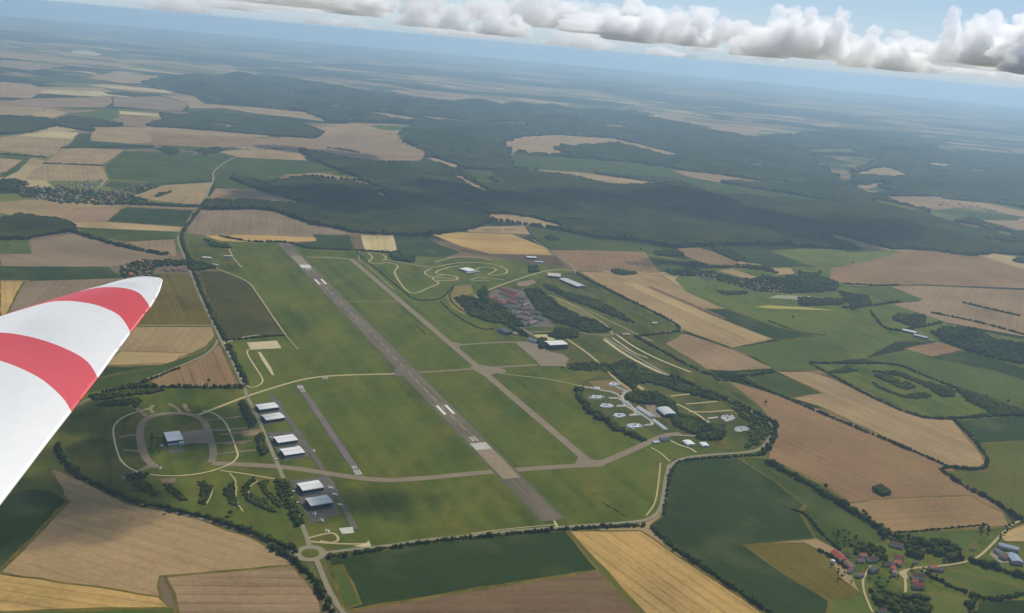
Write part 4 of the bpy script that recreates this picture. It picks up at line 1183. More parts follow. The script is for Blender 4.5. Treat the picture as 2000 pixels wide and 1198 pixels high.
HP = [house_proto(12 + (i % 3) * 2, 8.5, 5, 3.2, M_PLAST if i % 2 else M_PLASTW, M_TILES[i]) for i in range(5)]
def cvp(x, y): return (1560 + x / 4.545, 960 + y / 4.545)
def long_barn(p, q, W, H, R, roofm, wallm, label, group=None, name='barn'):
    a, b = Vector(gp(*p)), Vector(gp(*q))
    pr = house_proto((b - a).length, W, H, R, wallm, roofm, False)
    pr['windows'] = []
    return place_house(pr, (a + b) / 2, math.atan2((b - a).y, (b - a).x), 1, label, group, name)
long_barn(cvp(310,560), cvp(400,640), 17, 6, 4, M_TILES[1], M_PLAST, 'long red-roofed barn beside the white tank')
long_barn(cvp(400,635), cvp(480,700), 11, 5, 3, M_TILES[4], M_PLAST, 'faded red barn continuing the long barn towards the lane')
long_barn(cvp(805,475), cvp(925,505), 13, 5.5, 3.5, M_TILES[2], M_PLASTW, 'brown-roofed barn with white gable alone above the village')
long_barn(cvp(1770,495), cvp(1945,535), 14, 6, 2.4, M_ROOFG, M_PLAST, 'long blue-grey farm shed above the farmyard')
long_barn(cvp(1880,580), cvp(1940,655), 20, 6.5, 2.6, M_ROOFG, M_PLAST, 'square blue-grey farm shed below the farmyard')
long_barn(cvp(1745,535), cvp(1810,580), 12, 5, 2.2, M_TILES[3], M_PLAST, 'grey-roofed cow house inside the farmyard')
long_barn(cvp(1800,605), cvp(1860,580), 14, 5, 2.6, M_TILES[2], M_PLAST, 'brown-roofed byre in the middle of the farmyard')
for (x, y, a, i, s, lab) in (
        (570,585,.1,0,1.0,'bright orange-roofed house above the lane end'), (545,628,.15,4,.9,'faded orange house beside the lane end'), (650,622,.1,2,1.1,'brown-roofed house east of the lane end'),
        (890,608,.0,1,1.0,'red-roofed house above the village crossing'), (868,655,.1,0,1.25,'large orange-roofed house at the village crossing'), (835,705,1.0,1,1.0,'red-roofed wing west of the crossing'),
        (845,740,1.2,4,.9,'faded roof house below the crossing'), (1185,697,.15,0,1.15,'orange-roofed house on the lane to the farm'), (1055,778,-.05,2,1.35,'brown-roofed house topmost of the three by the green'),
        (1028,815,.0,0,.85,'small orange-roofed house between two larger roofs'), (1058,858,.05,1,1.35,'dark red house lowest of the three by the green'), (460,712,.9,2,.9,'brown cottage below the long barns'),
        (540,757,.3,4,.95,'faded brown cottage beside the winding lane'), (655,712,.5,3,1.15,'grey slate-roofed house below the lane end'), (1040,638,.2,4,.6,'tiny cottage north of the lane'),
        (735,1072,.1,2,.9,'half-hidden house among trees at the south end'), (780,660,.2,2,.9,'dark-roofed house west of the crossing'), (430,575,-.6,2,.8,'brown shed behind the long barn'),
        (1540,520,.3,4,.6,'small hut in the orchard by the lane'), (1260,712,.2,3,.8,'grey garage next to the orange house')):
    place_house(HP[i], gp(*cvp(x, y)), a, s, lab, 'houses of the south-east village')
tk = mesh_obj('storage_tank', *(lambda n=14: ([(math.cos(i * math.tau / n) * 4, math.sin(i * math.tau / n) * 4, z) for z in (0, 6) for i in range(n)] + [(0, 0, 7.4)],
     [(i, (i + 1) % n, n + (i + 1) % n, n + i) for i in range(n)] + [(n + i, n + (i + 1) % n, 2 * n) for i in range(n)]))(), M_DOORW)
tk.location = (*gp(*cvp(300, 640)), .5)
tag(tk, 'white storage tank beside the long red barn', 'tank')

def scatter(poly_px, n, seed, mind):
    P = gps(poly_px)
    A = np.array(P)
    r = np.random.default_rng(seed)
    out = []
    tries = 0
    while len(out) < n and tries < 6000:
        tries += 1
        q = r.uniform(A.min(0), A.max(0))
        if in_poly(np.array([q]), P)[0] and all((q[0] - o_[0]) ** 2 + (q[1] - o_[1]) ** 2 > mind ** 2 for o_ in out):
            out.append((float(q[0]), float(q[1])))
    return out
def village(poly, n, seed, label, group, mind=20, mix=(0, 1, 2, 4, 4, 2, 3), big=1.0, ang=.3):
    r = random.Random(seed)
    pts = scatter(poly, n, seed, mind)
    for p in pts:
        k = r.choice(mix)
        place_house(HP[k], p, ang + r.choice((0, math.pi / 2)) + r.gauss(0, .15), big * r.uniform(.8, 1.25), ('orange-roofed', 'red-roofed', 'brown-roofed', 'grey-roofed', 'faded-roofed')[k] + ' ' + label, group, detail=False)
    return pts
V_W = [(10,358),(45,362),(95,366),(140,358),(205,352),(212,362),(170,372),(240,376),(250,392),(210,402),(150,398),(80,394),(30,380)]
village(V_W, 112, 5, 'small house in the crowded village west of the road', 'houses of the west village', 19)
village([(240,372),(262,362),(290,360),(300,368),(268,378)], 16, 6, 'small house on the eastern spur of the west village', 'houses of the west village spur', 19)
village([(240,522),(262,515),(300,512),(310,530),(290,545),(250,548),(236,536)], 26, 7, 'house in the hamlet below the grey stubble', 'houses of the hamlet', 15)
village([(318,528),(335,526),(372,524),(372,531),(322,533)], 8, 8, 'house in the row along the field beside the main road', 'houses beside the main road', 13)
village([(335,300),(365,296),(395,292),(420,293),(415,300),(370,308),(345,312)], 20, 9, 'tiny far house among trees north of the green fields', 'houses of the far north village', 24)
village([(475,290),(515,288),(555,290),(550,295),(480,295)], 14, 10, 'tiny far house in the row by the pale stubble', 'far row of houses', 24)
village([(1350,532),(1395,534),(1400,545),(1390,553),(1360,545)], 12, 11, 'house at the western end of the stream village', 'western houses of the stream village', 16)
village([(1440,552),(1500,552),(1530,562),(1520,575),(1480,568),(1445,562)], 20, 12, 'house in the middle of the stream village', 'middle houses of the stream village', 16)
village([(1590,320),(1640,322),(1660,335),(1690,360),(1650,362),(1610,340)], 26, 13, 'pale far house in the wooded valley', 'houses of the valley village', 26, (3, 4, 4, 0), 1.5)
village([(1830,392),(1900,400),(1950,420),(1900,428),(1840,412)], 22, 14, 'pale far house on the edge of the eastern wood', 'houses of the eastern village', 26, (4, 4, 0, 1), 1.3)
# barracks: long parallel blocks of the former base
bp = [house_proto(34, 11, 6, 3, M_PLAST, M_TILES[i], False) for i in (1, 1, 3, 4)]
for i, (x, y) in enumerate([(980,566),(990,570),(1000,574),(1010,579),(985,576),(996,581),(1006,586),(1018,584),(962,584),(972,590),(982,596),(1000,594),(1016,592),(1026,598),(1006,603),(1020,606),(992,604),(1034,606),(1012,614),(1030,616),(1046,614),(1024,626),(1052,626),(1040,634)]):
    red = x < 1012 and y < 598
    place_house(bp[i % 2 if red else 2 + i % 2], gp(x, y), -.62 + (math.pi / 2 if i % 5 == 3 else 0), .9 + .15 * ((i * 7) % 3), 'red-tiled barrack block of the former base' if red else 'grey-roofed barrack block of the former base',
                'red barrack blocks' if red else 'grey barrack blocks', 'barrack', False)

# ------------------------------------------------------------------ trees and hedges
LP = [lump_proto(2, 60 + i, .55) for i in range(6)]
LP1 = [lump_proto(1, 80 + i, .5) for i in range(6)]

def hedge(pts, width, height, label, seed=0, gap=0.0, dens=1.0, mat=None, smooth=2):
    r = random.Random(seed * 17 + 3)
    P = gps(pts)
    if smooth:
        P = chaikin(P, smooth)
    items = []
    step = max(1.8, min(width, height) * .42) / dens
    carry = 0.0
    for a, b in zip(P[:-1], P[1:]):
        d = math.dist(a, b)
        s = carry
        while s < d:
            if r.random() >= gap:
                k = s / d
                sc = r.uniform(.35, 1.2) if r.random() < .8 else r.uniform(1.1, 1.6)
                off = r.gauss(0, .26) * width
                nx, ny = -(b[1] - a[1]) / d, (b[0] - a[0]) / d
                rad = width * .42 * sc
                items.append((a[0] + (b[0] - a[0]) * k + nx * off, a[1] + (b[1] - a[1]) * k + ny * off, height * .42 * sc + .4, rad, rad * r.uniform(.8, 1.2), height * .55 * sc, r.randrange(6), r.uniform(0, 6.3)))
            s += step * r.uniform(.6, 1.4)
        carry = s - d
    V, F = merge_lumps(LP if len(items) < 1500 else LP1, items)
    o = np_obj('hedge', V, F, mat or MAT_HEDGE)
    return tag(o, label, 'hedge', 'hedgerows round the fields')

HEDGES = [
 ([(140,452),(180,465),(250,485),(320,498)], 16, 9, 'thick hedge running from the small wood across grey stubble'),
 ([(430,462),(470,470),(500,474),(560,472),(600,486),(650,488),(720,491),(760,494)], 8, 6, 'dark hedge along the northern end of the airfield'),
 ([(640,1090),(700,1082),(760,1071),(900,1053),(1000,1044),(1100,1035),(1180,1030),(1260,1027)], 6, 5, 'hedge between the perimeter road and the dark green crop'),
 ([(530,1068),(560,1088),(600,1115),(625,1150),(640,1180),(655,1210)], 8, 7, 'bushy hedge along the brown stubble beside the road'),
 ([(1272,1030),(1310,1066),(1400,1127),(1530,1215)], 8, 6, 'hedge between golden stubble and the big green field'),
 ([(1500,905),(1560,935),(1610,967),(1660,997),(1720,1035),(1765,1062)], 12, 9, 'tall hedge between the green slope and the red-brown field'),
 ([(1432,737),(1540,780),(1620,815),(1750,868),(1852,912)], 6, 5, 'long straight hedge between the two brown fields'),
 ([(1836,918),(1850,912),(1920,921),(1932,898),(1900,858),(1866,822)], 7, 6, 'hedge round the pointed end of the tan field'),
 ([(1583,710),(1650,749),(1720,786),(1800,818),(1870,819),(1950,807),(1990,806)], 7, 5, 'hedge along the lower side of the scrubby enclosure'),
 ([(1583,709),(1680,711),(1750,711),(1800,733),(1860,757),(1960,793),(2040,815)], 7, 5, 'hedge along the upper side of the scrubby enclosure'),
 ([(1840,920),(1880,950),(1950,985),(1995,1017)], 8, 7, 'hedge above the tan field by the farm lane'),
 ([(1124,534),(1180,564),(1230,588),(1285,615),(1342,647),(1280,654),(1245,658)], 8, 6, 'hedge round the eastern corner of the base'),
 ([(1240,658),(1320,702),(1370,729),(1412,739),(1470,734),(1512,728)], 8, 6, 'hedge between the storage lanes and the tan field'),
 ([(1308,734),(1370,764),(1430,784),(1505,823),(1518,834),(1502,878),(1482,890)], 10, 8, 'tree belt along the eastern bend of the perimeter road'),
 ([(1482,890),(1420,894),(1330,899),(1312,915),(1302,960),(1296,1005)], 5, 4, 'low hedge outside the south-east perimeter road'),
 ([(200,768),(260,757),(310,757),(400,758),(475,758)], 8, 7, 'dark hedge above the western dispersal'),
 ([(220,763),(290,745),(330,727),(352,720)], 6, 5, 'broken hedge below the long green strip'),
 ([(1500,627),(1560,650),(1612,656)], 4, 3, 'thin hedge across the stream meadow'),
 ([(1700,608),(1730,650),(1800,640),(1840,630)], 8, 6, 'bushy stream-side hedge in the eastern meadow'),
 ([(1880,592),(1930,604),(1992,618)], 8, 6, 'isolated hedge in the pinkish eastern field'),
 ([(1820,612),(1860,620),(1920,632),(2000,655),(2050,665)], 8, 6, 'hedge along the lower edge of the pinkish field'),
 ([(1650,555),(1720,559),(1756,557)], 8, 5, 'short hedge above the green strip'),
 ([(1648,602),(1700,598),(1755,590)], 9, 7, 'hedge crossing the stream below the village'),
 ([(640,289),(670,293),(702,299)], 16, 9, 'short hedge in the far purple stubble'),
 ([(650,310),(690,313),(720,316)], 16, 9, 'hedge at the mouth of the wooded valley'),
 ([(120,290),(180,289),(300,287)], 12, 8, 'row of bushes above the far green field'),
 ([(0,301),(60,306),(90,308)], 10, 7, 'line of bushes along the far stubble'),
 ([(85,320),(140,322),(200,324)], 8, 6, 'thin hedge between two striped stubble fields'),
 ([(305,384),(320,380),(333,376)], 18, 9, 'small thicket in the middle of the stubble'),
 ([(230,398),(290,400),(350,404),(392,404)], 22, 10, 'tree belt running from the village to the road'),
 ([(403,403),(450,404),(520,404)], 24, 11, 'tree belt beyond the road junction'),
 ([(1178,983),(1200,996),(1225,1011)], 2.5, 1.8, 'dark ditch-side hedge on the southern grass'),
 ([(812,636),(822,645),(831,654)], 3, 2, 'short dark bush line beside the taxiway'),
 ([(445,665),(480,662),(520,658),(560,656)], 6, 5, 'hedge above the gravel yard'),
 ([(918,588),(950,608),(990,634),(1030,660)], 13, 9, 'tree belt beside the road past the barracks'),
 ([(885,562),(875,582),(890,600),(918,616)], 4, 3, 'hedge round the dry grass plot'),
 ([(695,488),(703,500),(740,530),(790,572),(810,588),(862,587),(885,560)], 4, 3, 'low hedge between the taxiway and the race track'),
 ([(860,590),(890,618),(930,640),(948,645),(965,643)], 4, 3, 'low hedge round the green plots by the barracks'),
 ([(1640,1075),(1600,1040),(1575,1005),(1545,995)], 5, 4, 'scattered bushes on the pasture slope'),
 ([(1600,1076),(1625,1088),(1652,1110)], 5, 4, 'hedge below the pasture above the barns'),
 ([(1560+1130/4.545,960+740/4.545),(1560+1400/4.545,960+870/4.545),(1560+1560/4.545,960+925/4.545),(1560+1740/4.545,960+972/4.545),(2010,1158)], 7, 5, 'winding hedge across the paddocks south of the village'),
 ([(1903,1165),(1898,1185),(1893,1215)], 9, 6, 'hedge dropping south between two paddocks'),
 ([(1895,1096),(1930,1105),(1965,1118),(2010,1132)], 12, 8, 'dense hedge below the blue-grey farm sheds'),
 ([(1748,1042),(1800,1038),(1880,1030),(1930,1026)], 4, 3, 'thin hedge along the foot of the tan field'),
]
for i, (pts, wd, ht, lab) in enumerate(HEDGES):
    hedge(pts, wd, ht, lab, i, gap=.12)

def grove(poly, step, size, height, label, seed, keep=.9, mat=None, name='grove'):
    P = gps(poly)
    A = np.array(P)
    r = random.Random(seed)
    items = []
    (x0, y0), (x1, y1) = A.min(0), A.max(0)
    pts = [(x0 + (i + r.uniform(-.4, .4)) * step, y0 + (j + r.uniform(-.4, .4)) * step) for i in range(int((x1 - x0) / step) + 2) for j in range(int((y1 - y0) / step) + 2)]
    ins = in_poly(np.array(pts), P)
    for p, k in zip(pts, ins):
        if k and r.random() < keep:
            s = r.uniform(.6, 1.3)
            items.append((p[0], p[1], height * .45 * s + .5, size * s, size * s * r.uniform(.8, 1.2), height * .55 * s, r.randrange(6), r.uniform(0, 6.3)))
    if not items:
        return None
    V, F = merge_lumps(LP if len(items) < 700 else LP1, items)
    return stuff(np_obj(name, V, F, mat or MAT_HEDGE), label, name)
def cw(*p): return [(80 + x / 3.768, 880 + y / 3.768) for x, y in p]
def ck(*p): return [(1080 + x / 4.16, 620 + y / 4.16) for x, y in p]
def cr7(*p): return [(1200 + x / 4.9925, 400 + y / 4.9925) for x, y in p]
def cr8(*p): return [(1560 + x / 4.539, 400 + y / 4.539) for x, y in p]
def ce(*p): return [(1500 + x / 3.994, 640 + y / 3.994) for x, y in p]
GROVES = [
 (cw((640,215),(780,240),(880,325),(840,340),(730,285)), 4.2, 2.9, 3.6, 'dark scrub strip on the dispersal slope'),
 (cw((890,250),(960,262),(1085,372),(1030,365),(930,300)), 4.2, 2.9, 3.6, 'narrow scrub strip on the dispersal slope'),
 (cw((1145,235),(1200,230),(1265,270),(1210,405),(1165,405),(1180,290)), 4.2, 2.9, 3.6, 'curved scrub bank on the dispersal slope'),
 (cw((1345,300),(1420,235),(1432,360),(1462,435),(1375,385)), 4.2, 2.9, 3.6, 'sickle-shaped scrub bank on the dispersal slope'),
 (cw((1478,290),(1550,205),(1600,200),(1530,260),(1535,320),(1640,355),(1745,465),(1650,445),(1500,365)), 4.2, 2.9, 3.6, 'long hooked scrub bank'),
 (cw((1605,235),(1680,215),(1655,280),(1785,410),(1745,425),(1630,315)), 4.2, 2.9, 3.6, 'inner hooked scrub bank'),
 (cw((1715,230),(1770,220),(1845,425),(1800,430)), 4.2, 3.2, 4.5, 'scrub beside the hangar road'),
 (cw((600,190),(720,170),(800,165),(760,215),(640,210)), 4.2, 2.9, 3.6, 'scrub at the end of the ring taxiway'),
 (cl((480,705),(560,665),(885,625),(885,665),(830,725),(800,690),(600,700)), 6, 4, 5, 'scrub clump above the outer loop'),
 (cl((430,615),(700,580),(1085,560),(1000,585),(850,600),(500,655)), 6, 5, 6, 'band of bushes above the western dispersal'),
 (cl((1760,690),(1810,660),(1905,880),(1850,895)), 6, 5, 7, 'trees beside the upper hangar road'),
 (cl((1900,960),(1950,950),(2010,1110),(1960,1140)), 6, 5, 7, 'trees beside the middle hangar road'),
 ([(545,940),(555,935),(592,1025),(578,1030)], 6, 5, 7, 'trees beside the lower hangar road'),
 (c6((690,668),(800,660),(905,740),(960,790),(1150,880),(1260,915),(1375,990),(1200,1002),(950,920),(800,850),(750,760)), 8, 6.5, 8, 'dark thicket in the middle of the base'),
 (c6((155,735),(240,715),(335,740),(565,920),(460,932),(280,870)), 8, 6, 7, 'dark thicket west of the barracks'),
 (c6((320,690),(390,650),(420,740),(600,860),(700,950),(650,960),(520,880),(380,760)), 7, 5, 8, 'trees among the barrack blocks'),
 (c6((815,620),(920,640),(1000,690),(1150,720),(1290,750),(1310,805),(1230,805),(1050,745),(900,670)), 8, 6, 7, 'thicket below the long hall'),
 (c6((1080,740),(1290,760),(1500,880),(1560,930),(1450,900),(1250,820)), 9, 5, 6, 'scrubby gardens east of the base'),
 (c6((725,490),(800,480),(805,525),(735,535)), 7, 6, 8, 'copse by the race track'),
 (c6((880,1030),(960,960),(1120,990),(1100,1040),(980,1050)), 7, 5, 7, 'trees by the base road junction'),
 (c6((800,1060),(860,1050),(880,1110),(820,1130)), 6, 5, 9, 'dark trees beside the tall green hangar'),
 (ck((455,400),(600,355),(700,420),(920,490),(1100,565),(1300,615),(1360,690),(1180,645),(960,585),(780,530),(700,540),(650,595),(560,520)), 7, 6, 7, 'dark belt of trees above the storage compound'),
 (ck((360,365),(470,385),(560,520),(500,480),(400,440),(100,430),(120,380)), 8, 4, 3, 'low dark scrub beside the apron'),
 (ck((588,640),(640,608),(845,618),(985,700),(1010,790),(1150,828),(1295,890),(1280,930),(1150,955),(985,880),(950,790),(850,720),(650,692)), 7, 6, 8, 'dark wood around the arched hangar'),
 (ck((1290,880),(1380,880),(1410,960),(1330,1000),(1170,1000),(1160,975),(1290,950)), 7, 6, 7, 'trees beside the white arched sheds'),
 (ck((1400,680),(1560,740),(1760,860),(1780,910),(1680,1040),(1560,1080),(1600,900),(1500,780)), 12, 6, 4, 'open scrub inside the eastern perimeter bend'),
 (ck((1290,470),(1420,450),(1540,530),(1330,520)), 8, 4, 4, 'weedy triangle outside the storage lanes'),
 ([(762,497),(776,494),(810,505),(806,513),(768,509)], 7, 7, 11, 'dense oval copse beside the teal crop'),
 ([(1706,955),(1722,950),(1738,962),(1730,969),(1712,966)], 5, 5, 7, 'lone thicket in the red-brown field'),
 ([(1065,464),(1078,462),(1092,468),(1075,471)], 9, 7, 9, 'copse in the green field below the wood'),
 ([(1278,494),(1300,490),(1336,497),(1325,502),(1285,500)], 9, 7, 9, 'copse at the end of the pasture'),
 ([(1388,484),(1420,484),(1455,505),(1440,511),(1400,494)], 10, 8, 9, 'dark copse in the teal field'),
 ([(1192,531),(1205,527),(1245,535),(1215,539)], 8, 6, 8, 'clump of trees in the stubble beyond the base'),
 (cr7((480,645),(700,635),(950,655),(1100,700),(1300,735),(1450,690),(1600,715),(2010,655),(2010,850),(1700,865),(1400,845),(1200,795),(1100,765),(900,705),(560,695)), 15, 6.5, 8, 'trees along the stream village'),
 (cr7((960,835),(1060,845),(1300,855),(1300,875),(1080,885)), 9, 6, 6, 'thicket in the village meadow'),
 (cr7((680,580),(760,560),(950,595),(1250,590),(1500,610),(1600,680),(1450,650),(1250,620),(950,620)), 13, 6, 7, 'hedgerow trees above the stream village'),
 (cr8((0,595),(200,635),(350,700),(340,770),(0,785)), 13, 7, 8, 'wooded bank at the village end'),
 (cr8((360,775),(600,815),(645,880),(480,935),(420,860)), 10, 7, 8, 'thicket beside the stream'),
 (cr8((865,980),(1110,985),(1110,1085),(1000,1080),(845,1030)), 10, 8, 9, 'dark copse above the meadow farm'),
 (cr8((0,830),(390,840),(400,890),(0,900)), 9, 6, 7, 'dark belt of trees along the stream'),
 ([(1818,652),(1850,640),(1910,645),(1940,665),(2040,680),(2060,720),(1960,706),(1900,690),(1840,668)], 11, 8, 11, 'dark wood behind the meadow farm'),
 (ce((485,352),(620,305),(695,340),(580,358)), 6, 5, 5, 'thorn clump in the enclosure corner'),
 (ce((825,348),(1000,342),(1200,420),(1440,480),(1455,545),(1350,545),(1250,475),(1050,385)), 6, 5, 5, 'broad thorn scrub across the enclosure'),
 (ce((825,380),(920,368),(1015,420),(940,432)), 6, 5, 5, 'thorn scrub on the bank of the enclosure'),
 (ce((955,440),(1080,428),(1145,470),(1060,488)), 6, 5, 5, 'middle thorn scrub of the enclosure'),
 (ce((800,420),(880,470),(1050,535),(1220,505),(1275,545),(1180,563),(1040,545),(870,480)), 6, 4, 4, 'lower hooked thorn scrub of the enclosure'),
 (ce((1460,478),(1600,520),(1800,600),(2010,660),(2010,692),(1750,692),(1700,640),(1550,570)), 7, 6, 7, 'stream-side trees below the enclosure'),
 (ce((1430,712),(1700,680),(1850,665),(1850,690),(1600,708)), 6, 5, 5, 'hedge trees at the foot of the enclosure'),
 (cr8((60,10),(300,60),(420,150),(60,120)), 30, 14, 12, 'hill wood beyond the fields'),
 ([(1985,505),(2040,508),(2040,522),(1978,512)], 14, 9, 9, 'copse on the golden field'),
 ([(305,292),(330,288),(352,296),(335,304)], 18, 11, 11, 'trees round the far north village'),
 ([(380,296),(425,288),(440,294),(400,304)], 20, 10, 10, 'orchard trees of the far north village'),
 ([(20,366),(60,370),(130,368),(250,380),(300,396),(360,403),(240,402),(120,398),(40,386)], 24, 8, 8, 'garden trees of the west village'),
 ([(0,352),(40,352),(60,362),(20,368),(0,372)], 16, 9, 9, 'wooded end of the west village'),
 ([(245,372),(300,360),(310,366),(270,380)], 22, 8, 8, 'garden trees of the village spur'),
 ([(232,530),(255,512),(330,508),(360,510),(360,518),(300,524),(300,546),(250,550)], 12, 6, 7, 'garden trees of the hamlet'),
 ([(362,505),(390,515),(425,524),(385,530),(372,528)], 8, 6, 8, 'dark thicket at the bend of the main road'),
 ([(400,470),(440,478),(450,486),(415,484)], 9, 6, 7, 'trees behind the garden plots'),
 (cv((800,455),(1000,440),(1250,430),(1400,480),(1480,600),(1350,635),(1200,565),(1000,605),(935,490)), 11, 6.5, 9, 'dark wooded dell above the village lane'),
 (cv((450,465),(640,475),(780,520),(820,600),(700,640),(600,560),(480,560)), 11, 6, 8, 'dense garden trees behind the orange-roofed houses'),
 (cv((610,880),(740,865),(900,920),(1150,900),(1160,1090),(800,1090),(640,960)), 11, 6.5, 8, 'wooded gardens at the south end of the village'),
]
for i, (poly, st, sz, ht, lab) in enumerate(GROVES):
    grove(poly, st, sz, ht, lab, 200 + i)
for i, (poly, st, h) in enumerate((([(0,228),(60,230),(120,236),(180,248),(182,259),(110,246),(60,259),(-40,268),(-40,228)], 26, 14), ([(100,241),(130,229),(200,238),(236,243),(235,248),(180,249)], 26, 13),
      ([(285,244),(320,236),(315,222),(350,225),(390,220),(500,228),(570,234),(632,259),(620,271),(560,268),(450,259),(350,251),(300,248)], 28, 14), ([(-40,434),(0,431),(40,422),(80,428),(135,435),(150,452),(75,463),(60,469),(-40,468)], 16, 13))):
    stuff(canopy('wood', poly, [[(408,238),(475,247),(450,251),(410,244)]] if i == 2 else [], st, h, 4, MAT_WOOD, seed=20 + i), ('far wood on the western plateau', 'narrow wood beside the plateau fields', 'broad wood in front of the pale stubble', 'small dark wood beside the grey stubble')[i], 'wood')
# crowns along the ragged edge of the great wood
r_ = random.Random(99)
items = []
WP = gps(WOOD)
for a, b in zip(WP, WP[1:] + WP[:1]):
    d = math.dist(a, b)
    if max(a[1], b[1]) > 7600:
        continue
    for k in range(int(d / 9)):
        q = k * 9 / d
        s = r_.uniform(.6, 1.4)
        items.append((a[0] + (b[0] - a[0]) * q + r_.gauss(0, 7), a[1] + (b[1] - a[1]) * q + r_.gauss(0, 7), 7 * s, 7 * s, 7 * s, 8 * s, r_.randrange(6), r_.uniform(0, 6)))
V, F = merge_lumps(LP1, items)
stuff(np_obj('wood_edge', V, F, MAT_WOOD), 'ragged front trees of the great wood', 'wood')

# single trees: tapered trunk with limbs, crown of leaf clumps
def tree_proto(seed, tall):
    r = random.Random(seed)
    H = 10 * tall
    V, F = [], []
    def limb(p0, p1, r0, r1, n=6):
        d = (Vector(p1) - Vector(p0)).normalized()
        u = d.orthogonal().normalized()
        v = d.cross(u)
        b = len(V)
        for p, rr in ((p0, r0), (p1, r1)):
            for i in range(n):
                q = Vector(p) + (u * math.cos(i * math.tau / n) + v * math.sin(i * math.tau / n)) * rr
                V.append(tuple(q))
        for i in range(n):
            F.append((b + i, b + (i + 1) % n, b + n + (i + 1) % n, b + n + i))
    limb((0, 0, 0), (0, 0, H * .4), .34, .22)
    tips = []
    for i in range(5):
        a = i * math.tau / 5 + r.uniform(-.4, .4)
        p = (math.cos(a) * H * .2, math.sin(a) * H * .2, H * r.uniform(.5, .72))
        limb((0, 0, H * .34), p, .17, .06)
        tips.append(p)
    tips.append((0, 0, H * .78))
    tr = mesh_obj('trunk', V, F, MAT_BARK)
    it = [(p[0], p[1], p[2], H * .17 * r.uniform(.8, 1.2), H * .17 * r.uniform(.8, 1.2), H * .16 * r.uniform(.8, 1.2), r.randrange(6), r.uniform(0, 6)) for p in tips]
    CV, CF = merge_lumps(LP, it)
    LV, LF = [], []
    for _ in range(170):                                   # loose leaf sprays round the clumps
        t_ = r.choice(it)
        d = Vector((r.gauss(0, 1), r.gauss(0, 1), r.gauss(0, 1))).normalized()
        c_ = Vector((t_[0] + d.x * t_[3] * 1.1, t_[1] + d.y * t_[4] * 1.1, t_[2] + d.z * t_[5] * 1.1))
        u = d.orthogonal().normalized() * r.uniform(.3, .7)
        v = d.cross(u).normalized() * r.uniform(.3, .7)
        n = len(LV)
        LV += [tuple(c_ - u), tuple(c_ + u), tuple(c_ + v + d * .3)]
        LF.append((n, n + 1, n + 2))
    CV = np.concatenate([CV, np.array(LV)])
    CF = np.concatenate([CF, np.array(LF) + len(CV) - len(LV)])
    co = np_obj('crown', CV, CF, MAT_LEAF)
    res = (tr.data, co.data)
    bpy.data.objects.remove(tr); bpy.data.objects.remove(co)
    return res
TP = [tree_proto(i, (1.0, .9, 1.15, .8, 1.05)[i]) for i in range(5)]
tr_rng = random.Random(5)
def tree(p, sc, label, group):
    tr, co = TP[tr_rng.randrange(5)]
    t = empty('tree', (p[0], p[1], .5), tr_rng.uniform(0, 6.28))
    t.scale = (sc, sc, sc * tr_rng.uniform(.9, 1.15))
    for n_, m_ in (('trunk', tr), ('crown', co)):
        o = bpy.data.objects.new(n_, m_)
        C.objects.link(o)
        o.parent = t
    return tag(t, label, 'tree', group)
def tree_line(pts, step, sc, label, group, jit=2.0):
    P = chaikin(gps(pts), 2)
    carry = 0.0
    for a, b in zip(P[:-1], P[1:]):
        d = math.dist(a, b)
        s = carry
        while s < d:
            q = s / d
            s += step * tr_rng.uniform(.6, 1.4)
            tree((a[0] + (b[0] - a[0]) * q + tr_rng.gauss(0, jit), a[1] + (b[1] - a[1]) * q + tr_rng.gauss(0, jit)), sc * tr_rng.uniform(.7, 1.2), label, group)
        carry = s - d
tree_line([(391,408),(358,452),(352,462),(368,505),(384,545),(404,595),(427,640),(440,662)], 30, .85, 'roadside tree in the long row beside the main road', 'roadside trees')
hedge([(391,408),(358,452),(352,462),(368,505),(384,545),(404,595),(427,640),(442,666)], 9, 6, 'dark undergrowth along the main road', 60)
hedge([(444,674),(455,695),(470,728),(484,754)], 10, 6, 'dark hedge between road and chalk path', 61)
tree_line([(118,890),(150,928),(200,952),(260,977),(330,994),(420,1015),(500,1043),(560,1068),(584,1078)], 26, .8, 'tree in the belt below the western dispersal', 'perimeter trees')
hedge([(112,870),(118,895),(150,930),(200,954),(260,979),(330,995),(420,1016),(500,1045),(560,1070),(584,1079)], 9, 6, 'hedge inside the western perimeter road', 62)
tree_line([(1129,760),(1131,778),(1150,800),(1185,826),(1235,852),(1258,860)], 17, .95, 'tree in the belt shielding the storage rings', 'compound trees', 4)
hedge([(1129,758),(1131,778),(1150,800),(1185,826),(1235,852),(1260,861)], 15, 7, 'thick hedge round the storage rings', 63)
for p in scatter(cl((965,950),(1045,935),(1065,1125),(955,1115)), 12, 31, 9):
    tree(p, .8, 'tree in the clump beside the lone hangar', 'hangar trees')
for p in scatter(cv((560,190),(700,330),(850,400),(1050,450),(1000,520),(780,455),(640,290),(560,240)), 26, 32, 8):
    tree(p, 1.15, 'large tree in the belt above the village', 'village belt trees')
for p in scatter(cv((1250,560),(1450,560),(1480,620),(1300,650)), 8, 33, 8):
    tree(p, 1.1, 'tree at the bend of the farm lane', 'farm lane trees')
for p in scatter(cv((1580,320),(1690,320),(1700,420),(1640,420)), 6, 34, 8):
    tree(p, .9, 'orchard tree beside the farm lane', 'orchard trees')
for p in scatter(cv((300,340),(480,380),(600,400),(560,440),(380,500),(320,470)), 14, 35, 8):
    tree(p, .75, 'pasture tree above the long barn', 'pasture trees')
for p in scatter(cv((560,680),(900,760),(860,880),(600,860)), 8, 36, 12):
    tree(p, .7, 'garden tree on the village green', 'green trees')
